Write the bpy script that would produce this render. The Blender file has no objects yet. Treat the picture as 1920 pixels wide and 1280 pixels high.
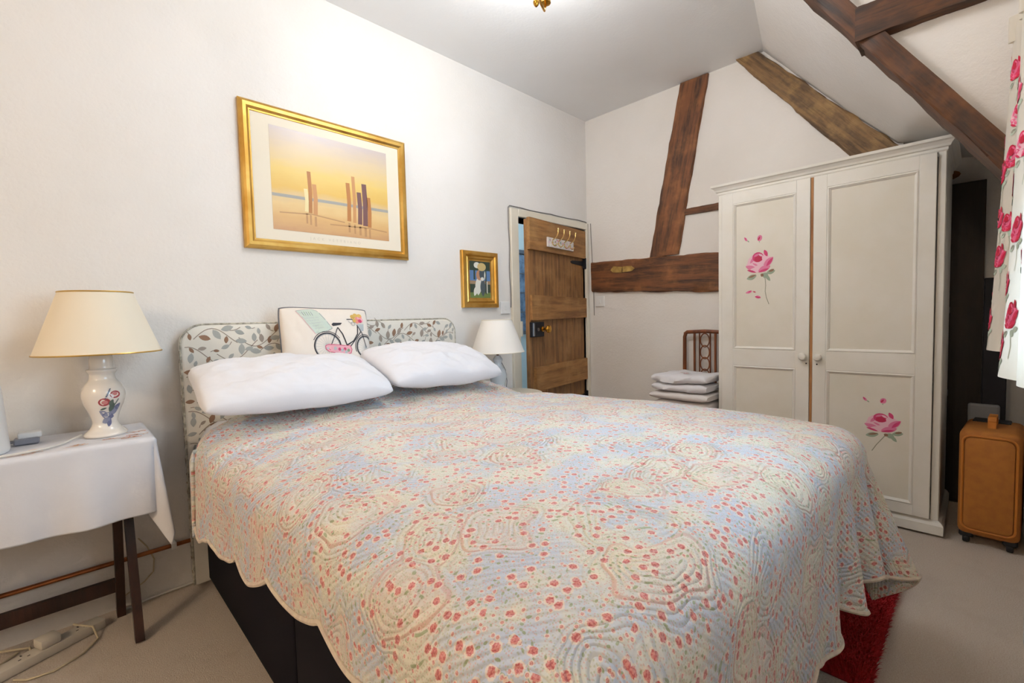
import bpy, bmesh, math, random
import numpy as np
from mathutils import Vector, Matrix, noise as mnoise

scene = bpy.context.scene
COL = scene.collection
rnd = random.Random(7)
PI = math.pi

# ------------------------------------------------------------------ camera
cd = bpy.data.cameras.new('camera'); cam = bpy.data.objects.new('camera', cd); COL.objects.link(cam)
cd.sensor_width = 36; cd.sensor_fit = 'HORIZONTAL'; cd.lens = 863 / 1920 * 36
cd.clip_start = .02
cam.matrix_world = Matrix(((0.71212, 0.05434, -0.69995, 0), (-0.70162, 0.01991, -0.71227, 0), (-0.02477, 0.99832, 0.05230, 1.1), (0, 0, 0, 1)))
scene.camera = cam

# ------------------------------------------------------------------ world, daylight, exposure
world = bpy.data.worlds.new('sky'); scene.world = world; world.use_nodes = True
wn = world.node_tree.nodes; bg = wn['Background']
bg.inputs['Color'].default_value = (.58, .80, 1.0, 1); bg.inputs['Strength'].default_value = 7.5
vs = scene.view_settings
vs.view_transform = 'Standard'; vs.look = 'None'; vs.gamma = 1; vs.use_curve_mapping = False
vs.exposure = 0.18

def area(name, loc, rot, sx, sy, energy=0, color=(1, 1, 1), portal=False):
    d = bpy.data.lights.new(name, 'AREA'); d.shape = 'RECTANGLE'; d.size = sx; d.size_y = sy
    d.energy = energy; d.color = color
    if portal: d.cycles.is_portal = True
    o = bpy.data.objects.new(name, d); COL.objects.link(o); o.location = loc; o.rotation_euler = rot
    return o
# daylight enters through these real window openings (portals only guide the sky light)
area('window_portal', (1.2, -.27, 1.45), (PI / 2, 0, 0), 1.1, 1.1, portal=True)

# ------------------------------------------------------------------ helpers
def lin(h):
    h = h.lstrip('#'); c = [int(h[i:i + 2], 16) / 255 for i in (0, 2, 4)]
    return tuple(((x + .055) / 1.055) ** 2.4 if x > .04045 else x / 12.92 for x in c) + (1,)

MATS = {}
def new_mat(name):
    m = bpy.data.materials.new(name); m.use_nodes = True
    nt = m.node_tree; b = nt.nodes['Principled BSDF']; MATS[name] = m
    return m, nt, b
def N(nt, typ, **kw):
    n = nt.nodes.new(typ)
    for k, v in kw.items():
        if k in n.inputs.keys() if hasattr(n.inputs, 'keys') else False: n.inputs[k].default_value = v
        else: setattr(n, k, v)
    return n
def math_n(nt, op, a, b=None, clamp=False):
    n = nt.nodes.new('ShaderNodeMath'); n.operation = op; n.use_clamp = clamp
    for i, x in enumerate((a, b)):
        if x is None: continue
        if isinstance(x, (int, float)): n.inputs[i].default_value = x
        else: nt.links.new(x, n.inputs[i])
    return n.outputs[0]
def mix_n(nt, fac, a, b):
    n = nt.nodes.new('ShaderNodeMix'); n.data_type = 'RGBA'
    if isinstance(fac, (int, float)): n.inputs[0].default_value = fac
    else: nt.links.new(fac, n.inputs[0])
    for i, x in ((6, a), (7, b)):
        if isinstance(x, tuple): n.inputs[i].default_value = x
        else: nt.links.new(x, n.inputs[i])
    return n.outputs[2]
def ramp_n(nt, fac, lo, hi):
    n = nt.nodes.new('ShaderNodeMapRange'); n.interpolation_type = 'SMOOTHSTEP'
    nt.links.new(fac, n.inputs[0]); n.inputs[1].default_value = lo; n.inputs[2].default_value = hi
    return n.outputs[0]
def noise_n(nt, vec, scale, detail=3, rough=.55):
    n = nt.nodes.new('ShaderNodeTexNoise'); n.inputs['Scale'].default_value = scale
    n.inputs['Detail'].default_value = detail; n.inputs['Roughness'].default_value = rough
    nt.links.new(vec, n.inputs['Vector']); return n.outputs['Fac']
def coords(nt, scale=(1, 1, 1), rot=(0, 0, 0), out='Object'):
    t = nt.nodes.new('ShaderNodeTexCoord'); m = nt.nodes.new('ShaderNodeMapping')
    m.inputs['Scale'].default_value = scale; m.inputs['Rotation'].default_value = rot
    nt.links.new(t.outputs[out], m.inputs['Vector']); return m.outputs['Vector']
def bump_n(nt, b, height, strength=.3, dist=.01):
    n = nt.nodes.new('ShaderNodeBump'); n.inputs['Strength'].default_value = strength; n.inputs['Distance'].default_value = dist
    nt.links.new(height, n.inputs['Height']); nt.links.new(n.outputs[0], b.inputs['Normal'])

def mat(name, c, rough=.6, metal=0, c2=None, nscale=8, nstretch=(1, 1, 1), bump=0, bscale=60, bdist=.004, spec=None, coat=0, trans=0, sheen=0):
    """plain or noise-mottled procedural material"""
    if name in MATS: return MATS[name]
    m, nt, b = new_mat(name)
    b.inputs['Base Color'].default_value = lin(c); b.inputs['Roughness'].default_value = rough; b.inputs['Metallic'].default_value = metal
    if spec is not None: b.inputs['Specular IOR Level'].default_value = spec
    b.inputs['Coat Weight'].default_value = coat
    b.inputs['Sheen Weight'].default_value = sheen
    if trans: b.inputs['Transmission Weight'].default_value = trans
    v = coords(nt, nstretch)
    if c2:
        f = ramp_n(nt, noise_n(nt, v, nscale, 4), .3, .7)
        nt.links.new(mix_n(nt, f, lin(c), lin(c2)), b.inputs['Base Color'])
    if bump:
        bump_n(nt, b, noise_n(nt, coords(nt), bscale, 4), bump, bdist)
    return m

def wood(name, dark, mid, light, axis=2, scale=1.0, rough=.65, bump=.5):
    m, nt, b = new_mat(name)
    st = [9.0 * scale] * 3; st[axis] = .9 * scale
    v = coords(nt, tuple(st))
    f1 = noise_n(nt, v, 3.0, 6, .65); f2 = noise_n(nt, coords(nt, (1, 1, 1)), 5 * scale, 4, .6)
    st2 = [60.0 * scale] * 3; st2[axis] = 2.5 * scale
    f3 = noise_n(nt, coords(nt, tuple(st2)), 1.5, 3, .6)
    c = mix_n(nt, ramp_n(nt, f1, .32, .62), lin(dark), lin(mid))
    c = mix_n(nt, math_n(nt, 'MULTIPLY', ramp_n(nt, f2, .45, .75), .8), c, lin(light))
    c = mix_n(nt, math_n(nt, 'MULTIPLY', ramp_n(nt, f3, .52, .75), .55), c, lin(dark))
    nt.links.new(c, b.inputs['Base Color']); b.inputs['Roughness'].default_value = rough
    bump_n(nt, b, math_n(nt, 'ADD', f1, math_n(nt, 'MULTIPLY', f3, .5)), bump, .006)
    return m

ORG = {}
def tag(o, label=None, cat=None, group=None, kind=None):
    for k, v in (('label', label), ('category', cat), ('group', group), ('kind', kind)):
        if v: o[k] = v
    return o
def thing(name, loc, label=None, cat=None, group=None, kind=None, rz=0):
    o = bpy.data.objects.new(name, None); COL.objects.link(o); o.location = loc; o.empty_display_size = .05
    o.rotation_euler = (0, 0, rz)
    ORG[o] = Vector(loc)
    return tag(o, label, cat, group, kind)

class MB:
    """collects shapes (world or local coordinates) and links them as one mesh object"""
    def __init__(s): s.v = []; s.f = []; s.mi = []; s.uv = None
    def add(s, vs, fs, mi=0):
        n = len(s.v); s.v += [tuple(p) for p in vs]; s.f += [tuple(i + n for i in f) for f in fs]; s.mi += [mi] * len(fs); return s
    def box(s, a, b, bev=0, M=None, mi=0, seg=1):
        bm = bmesh.new(); bmesh.ops.create_cube(bm, size=1)
        for v in bm.verts: v.co = Vector([(a[i] + b[i]) / 2 + v.co[i] * abs(b[i] - a[i]) for i in range(3)])
        if bev: bmesh.ops.bevel(bm, geom=bm.edges[:], offset=bev, segments=seg, affect='EDGES', profile=.5)
        if M is not None: bm.transform(M)
        bm.verts.index_update(); s.add([v.co[:] for v in bm.verts], [[v.index for v in f.verts] for f in bm.faces], mi); bm.free(); return s
    def lathe(s, prof, c=(0, 0, 0), n=32, mi=0, cap=True, M=None):
        vs = []; fs = []
        for r, z in prof:
            for k in range(n):
                a = 2 * PI * k / n; vs.append((c[0] + r * math.cos(a), c[1] + r * math.sin(a), c[2] + z))
        for i in range(len(prof) - 1):
            for k in range(n): fs.append((i * n + k, i * n + (k + 1) % n, (i + 1) * n + (k + 1) % n, (i + 1) * n + k))
        if cap: fs.append(tuple(range(n))[::-1]); fs.append(tuple((len(prof) - 1) * n + k for k in range(n)))
        if M is not None: vs = [M @ Vector(p) for p in vs]
        return s.add(vs, fs, mi)
    def tube(s, pts, r, n=8, mi=0, closed=False):
        pts = [Vector(p) for p in pts]; rs = r if isinstance(r, (list, tuple)) else [r] * len(pts)
        vs = []; fs = []; up = None
        for i, p in enumerate(pts):
            if closed: t = pts[(i + 1) % len(pts)] - pts[i - 1]
            else: t = pts[min(i + 1, len(pts) - 1)] - pts[max(i - 1, 0)]
            t.normalize()
            if up is None: up = Vector((0, 0, 1)) if abs(t.z) < .9 else Vector((1, 0, 0))
            a = t.cross(up); a.normalize(); b = a.cross(t); b.normalize(); up = b
            for k in range(n):
                q = 2 * PI * k / n; vs.append(p + a * (math.cos(q) * rs[i]) + b * (math.sin(q) * rs[i]))
        m = len(pts)
        for i in range(m if closed else m - 1):
            j = (i + 1) % m
            for k in range(n): fs.append((i * n + k, i * n + (k + 1) % n, j * n + (k + 1) % n, j * n + k))
        if not closed: fs.append(tuple(range(n))[::-1]); fs.append(tuple((m - 1) * n + k for k in range(n)))
        return s.add(vs, fs, mi)
    def prism(s, poly, fmap, t0, t1, mi=0):
        """poly: 2-D outline; fmap(a,b,t) -> 3-D"""
        n = len(poly); vs = [fmap(a, b, t0) for a, b in poly] + [fmap(a, b, t1) for a, b in poly]
        fs = [tuple(range(n))[::-1], tuple(range(n, 2 * n))] + [(i, (i + 1) % n, n + (i + 1) % n, n + i) for i in range(n)]
        return s.add(vs, fs, mi)
    def loft(s, loops, mi=0, cap=True):
        n = len(loops[0]); vs = [p for l in loops for p in l]; fs = []
        for i in range(len(loops) - 1):
            for k in range(n): fs.append((i * n + k, i * n + (k + 1) % n, (i + 1) * n + (k + 1) % n, (i + 1) * n + k))
        if cap: fs.append(tuple(range(n))[::-1]); fs.append(tuple((len(loops) - 1) * n + k for k in range(n)))
        return s.add(vs, fs, mi)
    def grid(s, P, mi=0, flip=False):
        """P: array (nu, nv, 3)"""
        nu, nv = P.shape[:2]; vs = [tuple(map(float, p)) for p in P.reshape(-1, 3)]
        fs = [((i * nv + j), ((i + 1) * nv + j), ((i + 1) * nv + j + 1), (i * nv + j + 1)) for i in range(nu - 1) for j in range(nv - 1)]
        if flip: fs = [f[::-1] for f in fs]
        return s.add(vs, fs, mi)
    def build(s, name, mats, parent=None, smooth=False, local=False, fix=True, angle=None):
        if not isinstance(mats, (list, tuple)): mats = [mats]
        me = bpy.data.meshes.new(name); off = Vector((0, 0, 0))
        if parent is not None and not local: off = ORG[parent]
        me.from_pydata([(p[0] - off[0], p[1] - off[1], p[2] - off[2]) for p in s.v], [], s.f)
        for m in mats: me.materials.append(m)
        me.polygons.foreach_set('material_index', s.mi)
        if fix:
            bm = bmesh.new(); bm.from_mesh(me); bmesh.ops.recalc_face_normals(bm, faces=bm.faces[:]); bm.to_mesh(me); bm.free()
        if smooth or angle:
            me.polygons.foreach_set('use_smooth', [True] * len(me.polygons))
            me.set_sharp_from_angle(angle=math.radians(angle or 40))
        o = bpy.data.objects.new(name, me); COL.objects.link(o)
        if parent is not None: o.parent = parent; ORG[o] = ORG[parent]
        else: ORG[o] = Vector((0, 0, 0))
        return o
def reorigin(o, p):
    """move an unparented mesh object's origin to p"""
    p = Vector(p); o.data.transform(Matrix.Translation(-p)); o.location = p; ORG[o] = p; return o
def struct(o): o['kind'] = 'structure'; return o
def fbm(x, y, z=0, s=1.0): return mnoise.fractal(Vector((x * s, y * s, z * s)), 1.0, 2.0, 4)

# ------------------------------------------------------------------ materials
def plaster(name, c, c2, bs=.35):
    m, nt, b = new_mat(name); v = coords(nt)
    nt.links.new(mix_n(nt, ramp_n(nt, noise_n(nt, v, 1.6, 4), .3, .7), lin(c), lin(c2)), b.inputs['Base Color'])
    b.inputs['Roughness'].default_value = .85; b.inputs['Specular IOR Level'].default_value = .2
    h = math_n(nt, 'ADD', noise_n(nt, v, 70, 5, .6), math_n(nt, 'MULTIPLY', noise_n(nt, v, 9, 3), 1.6))
    bump_n(nt, b, h, bs, .006); return m
M_WALL = plaster('white_plaster', '#e9e5e1', '#e4dfd9')
M_CEIL = plaster('ceiling_plaster', '#f3f3f3', '#f0efee', .12)
def carpet():
    m, nt, b = new_mat('beige_carpet'); v = coords(nt)
    f = noise_n(nt, v, 260, 3, .7); g = noise_n(nt, v, 5, 5, .65)
    c = mix_n(nt, ramp_n(nt, f, .35, .65), lin('#e0cbb6'), lin('#f3e5d5'))
    c = mix_n(nt, math_n(nt, 'MULTIPLY', ramp_n(nt, g, .5, .75), .45), c, lin('#d2bba3'))
    nt.links.new(c, b.inputs['Base Color']); b.inputs['Roughness'].default_value = .95; b.inputs['Specular IOR Level'].default_value = .1
    b.inputs['Sheen Weight'].default_value = .3
    bump_n(nt, b, math_n(nt, 'ADD', f, math_n(nt, 'MULTIPLY', g, .8)), .9, .012); return m
M_CARPET = carpet()
M_BEAM = wood('old_oak', '#3a2418', '#7a4b2a', '#a06a3c', axis=2)
M_BEAMY = wood('old_oak_horizontal', '#42281a', '#85502c', '#9a6236', axis=1)
M_BRACE = wood('weathered_oak', '#4a3826', '#84643f', '#b08c58', axis=2, scale=1.2, bump=.9)
M_RAFTER = wood('dark_oak', '#241811', '#553219', '#7a4a22', axis=2)
M_DOOR = wood('door_oak', '#634327', '#96693c', '#ab8050', axis=2)
M_DOORX = wood('door_oak_batten', '#7a522e', '#a67642', '#b58a54', axis=0)
M_IRON = mat('black_iron', '#23242a', .5, .6)
M_BRASS = mat('brass', '#c9983f', .22, 1)
M_GOLD = mat('gold_frame', '#d9b264', .34, .85, c2='#b98a3a', nscale=5)
M_CREAM = mat('cream_gloss', '#e6dfcf', .4, c2='#ddd3c0', nscale=4)
M_DARKWOOD = wood('mahogany', '#1d0f0a', '#351b12', '#432418', axis=2, rough=.4, bump=.15)
M_CHAIRWOOD = wood('chair_wood', '#5a2c12', '#7f431d', '#965527', axis=2, rough=.4, bump=.15)
M_WHITEP = mat('white_plastic', '#e9e8e6', .4)
M_LINEN = mat('white_cotton', '#e6e5ea', .85, bump=.25, bscale=350, bdist=.001, sheen=.2)
M_BLACKF = mat('black_divan_fabric', '#15131a', .9, bump=.3, bscale=500, bdist=.001, spec=.15)
M_COPPER = mat('copper_pipe', '#a5683f', .35, .9, c2='#7c4a2c', nscale=12)

# ------------------------------------------------------------------ room shell (walls are 0.15 thick slabs)
T = .15
Zc = 2.712; YA = 2.341; XB = 3.218
floor = struct(MB().box((-4.7, -.55, -.1), (4.2, 3.75, 0)).build('floor', M_CARPET))
def wavy_wall(name, P, mat_, thick):
    pass
# wall behind the headboard, with the door opening x 2.374..3.178, z 0..1.815
w = MB()
w.box((-4.65, YA, 0), (2.374, YA + T, Zc)); w.box((3.178, YA, 0), (3.9, YA + T, Zc)); w.box((2.374, YA, 1.815), (3.178, YA + T, Zc))
wall_left = struct(w.build('wall_left', M_WALL))
# gable wall with timbers; a shallow recess behind the white wardrobe
w = MB()
w.box((XB, 1.215, 0), (XB + T, YA, Zc)); w.box((XB, .30, 1.94), (XB + T, 1.215, Zc))
w.box((3.62, -.5, 0), (3.62 + T, 1.215, 2.05)); w.box((XB + T, 1.215, 0), (3.77, 1.30, 2.05)); w.box((XB + T, .30, 1.94), (3.62, 1.215, 2.02))
wall_back = struct(w.build('wall_back', M_WALL))
ceiling = struct(MB().box((-4.65, -.5, Zc), (3.75, YA + T, Zc + .12)).build('ceiling', M_CEIL))
# gable wall behind the camera
wall_near = struct(MB().box((-4.65, -.5, 0), (-4.5, YA, Zc)).build('wall_near', M_WALL))
# dormer wall with the window opening x .65..1.75, z .90..2.0
w = MB(); y0, y1 = -.28, -.12
w.box((-4.5, y0, 0), (.65, y1, Zc)); w.box((1.75, y0, 0), (2.2, y1, Zc)); w.box((.65, y0, 0), (1.75, y1, .90)); w.box((.65, y0, 2.0), (1.75, y1, Zc))
w.box((2.2, -.5, 0), (3.75, -.42, 1.6)); w.box((2.12, -.5, 0), (2.2, y0, Zc))
wall_right = struct(w.build('wall_right', M_WALL))
# sloping ceiling beyond the dormer (slightly twisted old plaster), as a thick skin
def slope_pt(X, t):
    a = [(.775, Zc + .01), (.42, 2.28), (.08, 1.90), (-.16, 1.66), (-.44, 1.36)]
    b = [(.985, Zc + .01), (.66, 2.335), (.325, 1.972), (.0, 1.905), (-.44, 1.40)]
    k = (X - 2.25) / (XB - 2.25); i = min(int(t), 3); f = t - i
    pa = [a[i][j] + (a[i + 1][j] - a[i][j]) * f for j in (0, 1)]; pb = [b[i][j] + (b[i + 1][j] - b[i][j]) * f for j in (0, 1)]
    k = min(k, 1.0)
    return (pa[0] + (pb[0] - pa[0]) * k, pa[1] + (pb[1] - pa[1]) * k)
Xs = np.linspace(2.2, 3.66, 24); Ts = np.linspace(0, 4, 49)
lo = np.array([[(X, *slope_pt(X, t)) for t in Ts] for X in Xs])
for i in range(lo.shape[0]):
    for j in range(lo.shape[1]):
        n_ = fbm(lo[i, j, 0], lo[i, j, 1], lo[i, j, 2], 2.2) * .008 * min(1, j / 4); lo[i, j, 2] += n_
hi = lo.copy(); hi[:, :, 1] -= .06; hi[:, :, 2] += .06
w = MB().grid(lo).grid(hi, flip=True)
struct(w.build('ceiling_slope', M_WALL, smooth=True, angle=50))
# dormer cheek above the rafter
ck = [(.60, Zc), (-.30, Zc), (-.30, 1.2), (-.20, 1.2), (-.16, 1.46), (.52, 2.46)]
w = MB().prism(ck, lambda a, b, t: (t, a, b), 2.135, 2.30)
struct(w.build('wall_dormer', M_WALL))

# window in the dormer wall
win = thing('window_1', (1.2, -.24, .90), kind='structure')
M_WINP = mat('white_paint', '#eeeeea', .4)
w = MB()
for a, b in (((.65, -.26, .90), (.69, -.21, 2.0)), ((1.71, -.26, .90), (1.75, -.21, 2.0)), ((.69, -.26, .90), (1.71, -.21, .94)), ((.69, -.26, 1.96), (1.71, -.21, 2.0)), ((1.18, -.26, .94), (1.22, -.21, 1.96))): w.box(a, b, .004)
w.build('window_frame', M_WINP, win)
MB().box((.63, -.21, .875), (1.77, -.09, .905), .006).build('window_sill', M_WINP, win)
def glass_mat():
    m, nt, b = new_mat('window_glass')
    tr = nt.nodes.new('ShaderNodeBsdfTransparent'); gl = nt.nodes.new('ShaderNodeBsdfGlossy'); gl.inputs['Roughness'].default_value = .02
    fr = nt.nodes.new('ShaderNodeFresnel'); mx = nt.nodes.new('ShaderNodeMixShader')
    nt.links.new(fr.outputs[0], mx.inputs[0]); nt.links.new(tr.outputs[0], mx.inputs[1]); nt.links.new(gl.outputs[0], mx.inputs[2])
    nt.links.new(mx.outputs[0], nt.nodes['Material Output'].inputs[0]); return m
M_PANE = glass_mat()
for a, b in ((.69, 1.18), (1.22, 1.71)): MB().box((a, -.237, .94), (b, -.233, 1.96)).build('pane', M_PANE, win)
# ------------------------------------------------------------------ landing beyond the door
w = MB(); w.box((2.0, 3.55, 0), (4.0, 3.65, 2.4)); w.box((1.9, YA + T, 0), (2.0, 3.65, 2.4)); w.box((3.95, YA + T, 0), (4.05, 3.65, 2.4))
M_LAND = plaster('landing_plaster', '#dcebee', '#d4e4e8')
struct(w.build('wall_landing', M_LAND))
struct(MB().box((1.9, YA + T, 2.35), (4.05, 3.65, 2.42)).build('ceiling_landing', M_LAND))
wl = thing('window_2', (3.62, 3.54, .93), kind='structure')
M_BLUE = mat('landing_window_glass', '#8aa2bd', .15, c2='#55677f', nscale=14)
M_LEAD = mat('lead_grey', '#5d626d', .6)
for i in range(3):
    for j in range(4):
        x0 = 3.40 + i * .15; z0 = .95 + j * .21
        MB().box((x0, 3.525, z0), (x0 + .142, 3.537, z0 + .2), .002).build('pane', M_BLUE, wl)
w = MB(); w.box((3.36, 3.515, .91), (3.40, 3.55, 1.83)); w.box((3.84, 3.515, .91), (3.88, 3.55, 1.83)); w.box((3.40, 3.515, .91), (3.84, 3.55, .95)); w.box((3.40, 3.515, 1.79), (3.84, 3.55, 1.83))
for i in (1, 2): w.box((3.392 + i * .15, 3.52, .95), (3.40 + i * .15, 3.545, 1.79))
for j in (1, 2, 3): w.box((3.4, 3.52, .94 + j * .21), (3.84, 3.545, .952 + j * .21))
w.build('window_frame', M_LEAD, wl)
lamp_l = thing('landing_fill_globe', (3.0, 2.95, 2.35), 'unseen white globe lamp added to light the landing beyond the door', 'lamp')  # added, out of view: brightens the landing seen through the door gap
def emis(name, col, s):
    m, nt, b = new_mat(name); b.inputs['Emission Color'].default_value = lin(col); b.inputs['Emission Strength'].default_value = s; b.inputs['Base Color'].default_value = lin(col); return m
MB().lathe([(.002, -.19), (.05, -.18), (.085, -.14), (.1, -.09), (.085, -.04), (.04, -.012)], (3.0, 2.95, 2.35), 24).build('globe', emis('globe_glow', '#eef6ff', 22), lamp_l, smooth=True)
MB().lathe([(.055, -.015), (.055, 0)], (3.0, 2.95, 2.35), 24).build('collar', M_WHITEP, lamp_l)

# ------------------------------------------------------------------ door, frame
tr = thing('trim_1', (2.77, YA, 0), kind='structure')
F0, F1 = 2.318, YA + T + .005
MB().box((2.297, F0, 0), (2.374, F1, 1.87), .004).build('door_jamb', M_CREAM, tr)
MB().box((3.178, F0, 0), (3.214, F1, 1.868), .004).build('door_jamb', M_CREAM, tr)
MB().box((2.374, F0, 1.815), (3.178, F1, 1.87), .004).build('door_head', M_CREAM, tr)
MB().box((2.374, 2.38, 0), (2.388, 2.42, 1.815)).build('door_stop', M_CREAM, tr)
MB().box((2.37, F0 - .004, .96), (2.392, F0 + .05, 1.07), .003).build('latch_keep', M_CREAM, tr)

HX, HY, DA = 3.172, 2.352, math.radians(8)       # hinge line, opening angle
door = thing('door_1', (HX, HY, 0), kind='structure', rz=DA)
W_ = .81; DT = .028; DH = 1.806
def dl(px, z0, px1, z1, y0=0, y1=None): return (-px, y0, z0), (-px1, y1, z1)
edges_ = [0, .19, .405, .60, W_]
for i in range(4):
    w = MB(); a, b = edges_[i] + .0015, edges_[i + 1] - .0015
    w.box((-b, 0, .012), (-a, DT, DH - .006 * i), .003)
    w.build('plank', M_DOOR, door, local=True)
def batten(z0a, z0b, z1a, z1b, xa=.012, xb=W_ - .012):
    """board with slightly skewed edges: a = hinge end, b = latch end"""
    poly = [(-xb, z0b), (-xa, z0a), (-xa, z1a), (-xb + .02, (z1b + z1a) / 2 + (z1b - z1a) * .4), (-xb, z1b)]
    w = MB().prism(poly, lambda a, b, t: (a, t, b), -.026, 0)
    w.build('batten', M_DOORX, door, local=True)
batten(1.575, 1.575, 1.80, 1.797, 0, W_)
batten(1.085, 1.075, 1.245, 1.255, -.005, W_ - .015)
batten(.565, .56, .742, .735, -.012, W_ - .05)
batten(.10, .10, .27, .27)
MB().box((-W_ + .0, -.006, .3), (-W_ + .028, 0, 1.57), .002).build('edge_strip', M_DOOR, door, local=True)
lt = MB().box((-W_ + .004, -.03, .955), (-W_ + .155, -.001, 1.062), .004).build('lock_box', M_IRON, door, local=True)
w = MB(); w.box((-W_ + .01, -.034, .962), (-W_ + .03, -.029, 1.055), .002)
w.lathe([(.012, 0), (.012, .006), (.006, .007)], n=14, M=Matrix.Translation((-W_ + .075, -.029, 1.008)) @ Matrix.Rotation(PI / 2, 4, 'X')); w.build('keyhole_plate', mat('worn_steel', '#8d8f94', .35, .9), lt, local=True)
MB().lathe([(.02, 0), (.02, .006), (.009, .012), (.009, .03), (.022, .04), (.028, .052), (.024, .064), (.008, .069)], n=24, M=Matrix.Translation((-W_ + .13, -.03, 1.01)) @ Matrix.Rotation(PI / 2, 4, 'X')).build('knob', M_BRASS, door, smooth=True, local=True)
for z in (1.535, .42):
    w = MB().prism([(-.005, z - .02), (-.005, z + .02), (-.19, z + .012), (-.215, z), (-.19, z - .012)], lambda a, b, t: (a, t, b), -.0045, -.0005)
    w.box((-.012, -.03, z - .045), (.012, 0, z + .045), .003); w.build('strap_hinge', M_IRON, door, local=True)

# hook rack on the door
ct, st_ = math.cos(DA), math.sin(DA)
rack = thing('hook_rack', (HX, HY, 1.6), 'floral painted hook rack with four brass hooks on the plank door', 'hook rack', rz=DA)
M_RACK = mat('rack_floral', '#eee9e2', .5, c2='#d9ccc8', nscale=45)
R0, R1 = -.60, -.225
w = MB().box((R0, -.041, .012), (R1, -.0275, .082), .002); w.build('board', M_RACK, rack, local=True)
for k in range(4):
    x = R0 + .06 + k * .085
    w = MB(); w.lathe([(.009, 0), (.009, .004)], n=12, M=Matrix.Translation((x, -.041, .047)) @ Matrix.Rotation(PI / 2, 4, 'X'))
    w.tube([(x, -.043, .062), (x, -.06, .075), (x, -.078, .085), (x, -.092, .11), (x, -.093, .135)], .0045, 8)
    w.tube([(x, -.043, .036), (x, -.06, .02), (x, -.075, .022), (x, -.078, .036)], .0045, 8)
    w.lathe([(.001, -.009), (.008, -.005), (.009, 0), (.007, .006), (.001, .009)], (x, -.093, .139), 10)
    w.build('hook', mat('pale_brass', '#e2c68a', .2, .9), rack, smooth=True, local=True)
r2 = random.Random(3)
PINKS = [mat('rose_pale', '#efc3d2', .6), mat('rose_pink', '#e07fa6', .6), mat('rose_deep', '#cf3f74', .6), mat('rose_red', '#c02450', .6)]
M_LEAF1 = mat('leaf_sage', '#9aa994', .6); M_LEAF2 = mat('leaf_brown', '#8a6a52', .6); M_STEM = mat('stem_grey', '#94937f', .6)
w = MB()
for k in range(40):
    x = r2.uniform(R0 + .012, R1 - .012); z = r2.uniform(.02, .075); r = r2.uniform(.004, .008)
    w.add([(x + r * math.cos(a * PI / 3), -.0414, z + r * math.sin(a * PI / 3)) for a in range(6)], [tuple(range(6))], r2.choice((0, 0, 4, 4, 1)))
w.build('painted_flowers', PINKS + [M_LEAF1], rack, local=True, fix=False)['kind'] = 'stuff'

# loose wire around the frame
pts = [(2.290, 2.332, 1.17)] + [(2.290 + .004 * math.sin(i * 1.3), 2.334, 1.17 + i * .07) for i in range(1, 10)] + [(2.288, 2.333, 1.872), (2.30, 2.332, 1.884)]
pts += [(2.30 + i * .11, 2.333, 1.882 + .003 * math.sin(i * 2)) for i in range(1, 9)] + [(3.205, 2.333, 1.874)]
w = MB().tube(pts, .0035, 6)
tag(reorigin(w.build('alarm_wire', mat('grey_wire', '#7c7673', .6), smooth=True), (2.29, 2.334, 1.17)), 'thin grey wire running round the top of the cream door frame', 'wire')
pts = [(3.2135, 2.30, 1.866), (3.2135, 2.296, 1.75), (3.2135, 2.29, 1.6), (3.2135, 2.284, 1.45), (3.2135, 2.278, 1.3), (3.2135, 2.275, 1.1)]
tag(reorigin(MB().tube(pts, .003, 6).build('alarm_wire', MATS['grey_wire'], smooth=True), (3.2135, 2.275, 1.1)), 'thin grey wire running down the corner beside the timber beam end', 'wire')

def switch(name, M, label):
    s = thing(name, M.to_translation(), label, 'switch'); s.rotation_euler = M.to_euler()
    MB().box((-.043, 0, -.043), (.043, -.011, .043), .003).build('plate', M_WHITEP, s, local=True)
    MB().box((-.009, -.011, -.016), (.009, -.016, .016), .002).build('rocker', M_WHITEP, s, local=True)
switch('light_switch', Matrix.Translation((2.235, YA, 1.168)), 'white light switch on the wall under the small gold frame')
switch('light_switch', Matrix.Translation((XB, 2.215, 1.214)) @ Matrix.Rotation(-PI / 2, 4, 'Z'), 'white light switch on the wall below the end of the timber beam')

# ------------------------------------------------------------------ timbers
def timber(name, p0, p1, wdir, w0, w1, d, material, label, seed=0, nseg=40, rough=.006, ndir=(-1, 0, 0), embed=.03):
    """hewn beam from p0 to p1; wdir = face width direction, ndir = direction out of the wall"""
    p0, p1, wd, nd = Vector(p0), Vector(p1), Vector(wdir).normalized(), Vector(ndir).normalized()
    L = (p1 - p0).length; z = (p1 - p0) / L
    loops = []
    for i in range(nseg + 1):
        t = i / nseg; c = p0 + (p1 - p0) * t; hw = (w0 + (w1 - w0) * t) / 2; lp = []
        for k, (a, b) in enumerate(((-1, -embed), (-1, d * .6), (-.93, d), (-.45, d), (0, d), (.45, d), (.93, d), (1, d * .6), (1, -embed))):
            n = fbm(t * L * 6 + seed * 9, k * 1.7, seed) * rough; n2 = fbm(t * L * 7, k * 2.1 + 5, seed + 3) * rough
            q = c + wd * (a * hw + (n * 1.6 if abs(a) > .9 else 0)) + nd * (b + (n2 if b > 0 else 0)); lp.append(q)
        loops.append(lp)
    # local frame with z along the beam so that the grain follows it
    x = wd - z * wd.dot(z); x.normalize(); y = z.cross(x)
    Mx = Matrix((x, y, z)).transposed().to_4x4(); Mx.translation = p0; inv = Mx.inverted()
    w = MB().loft([[inv @ q for q in lp] for lp in loops])
    o = w.build(name, material, angle=35); o.matrix_world = Mx; ORG[o] = p0
    return tag(o, label, 'beam', 'old house timbers')
nB = (-1, 0, 0)
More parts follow.
